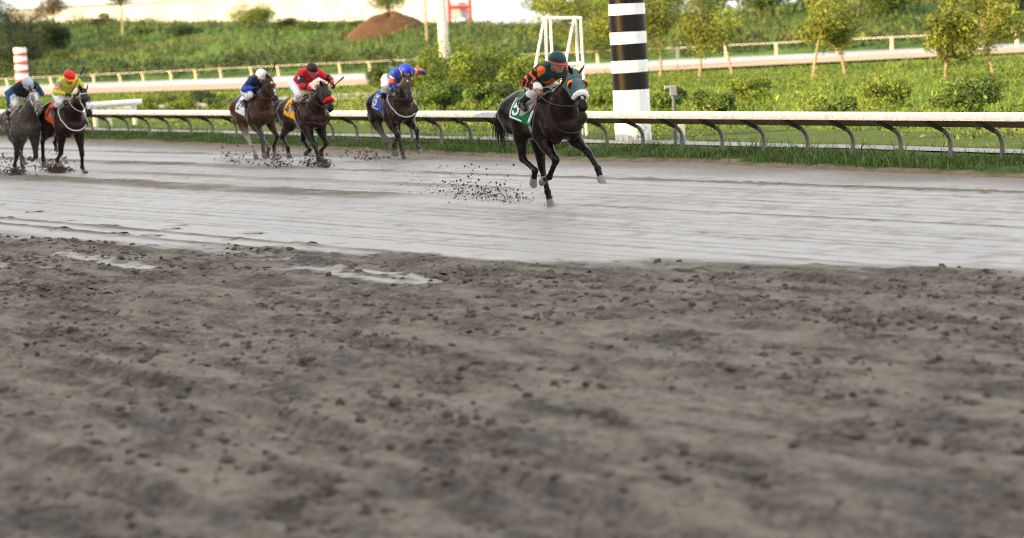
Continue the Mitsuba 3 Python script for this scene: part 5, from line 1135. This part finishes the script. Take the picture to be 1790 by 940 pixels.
    k, hp, J = make_jockey(h, RIDER['C'], 'jockey in navy and royal blue silks with a pale grey cap, crouched low', ((.012, .022, .10), blue_low), (.52, .55, .64), rim=(.45, .45, .5), whip=(1.077, .15, 2.378), whip_hand='l', whip_label='black whip raised above the head of the bay horse', pitch=-.3)
    reins(h, (hp[-1][1], hp[1][1]), (.03, .02, .015)); stirrup(h, RIDER['C']['anr'], -1)
    # blue and orange silks
    h = make_horse(POSE['E'], COAT['E'], .018, 'mud-spattered dark racehorse with a blue saddle cloth, running alone nearest the rail', 4, tail=[(-.90, 0, 1.40), (-1.02, .0, 1.30), (-1.08, .0, 1.0), (-1.06, .0, .72)])
    bridle(h, (.05, .035, .025)); saddlery(h, (.03, .10, .50), '3', (.7, .75, .85), (.55, .6, .75), flap=(.05, .04, .035), pad=(.4, .38, .36), seed=4, flutter=.05, nlabel='blue saddle cloth numbered 3'); breastplate(h, (.55, .53, .50), .012)
    k, hp, J = make_jockey(h, RIDER['E'], 'jockey in blue silks with orange sleeves and a blue cap, one arm stretched out sideways', ((.02, .06, .45), orange_arms), (.015, .05, .62), rim=(.42, .22, .25), glove=(.02, .03, .12), whip=(-.732, .3, 2.19), whip_hand='l', whip_label='long black whip swung back by the jockey with orange sleeves', pitch=-.45)
    reins(h, (hp[-1][1], hp[-1][1] + np.array([0, .12, 0])), (.03, .02, .015)); stirrup(h, RIDER['E']['anr'], -1); stirrup(h, RIDER['E']['anl'], 1)
    # yellow silks
    h = make_horse(POSE['B'], COAT['B'], .018, 'dark brown racehorse with a white blaze, white bridle and orange saddle cloth', 5)
    hood(h, (.012, .010, .010), t1=.24, label='black blinker hood'); bridle(h, (.62, .61, .58), .0125)
    saddlery(h, (.80, .11, .03), '7', (.02, .02, .02), None, flap=(.42, .30, .19), seed=5, pad=(.35, .33, .3), nlabel='orange saddle cloth numbered 7'); breastplate(h, (.60, .59, .56), .013)
    k, hp, J = make_jockey(h, RIDER['B'], 'jockey in yellow silks with red hoops and a red cap', ((.66, .60, .055), hoops((.55, .04, .03), [(.55, .68), (.80, .93)], lambda P, C, q, m, sd, t: C.__setitem__(m & (sd < 0) & (t > .2) & (t < .52), (.25, .27, .3)))), (.68, .018, .012), rim=(.80, .22, .02), whip=(.657, .3, 2.405), whip_hand='r', whip_label='black whip held up across the body of the jockey in yellow silks', boot_top=None, boot=(.05, .03, .03), pitch=-.35)
    reins(h, (hp[-1][1], hp[1][1]), (.5, .48, .44)); stirrup(h, RIDER['B']['anr'], -1)
    # the grey
    h = make_horse(POSE['A'], COAT['A'], .018, 'grey racehorse with a pale face, white bridle and grey noseband, leftmost of the field', 6)
    bridle(h, (.66, .64, .58), .0125); shadow_roll(h, (.30, .27, .24), .036, label='grey sheepskin noseband')
    saddlery(h, (.06, .055, .05), None, flap=(.34, .22, .12), seed=6); 
    k, hp, J = make_jockey(h, RIDER['A'], 'jockey in black and light blue silks with a grey blue cap, on the grey horse', ((.015, .018, .028), teal_arms), (.40, .46, .55), rim=(.2, .27, .36), pitch=-.55)
    reins(h, (hp[-1][1], hp[1][1]), (.02, .02, .02)); stirrup(h, RIDER['A']['anr'], -1)
build_field()
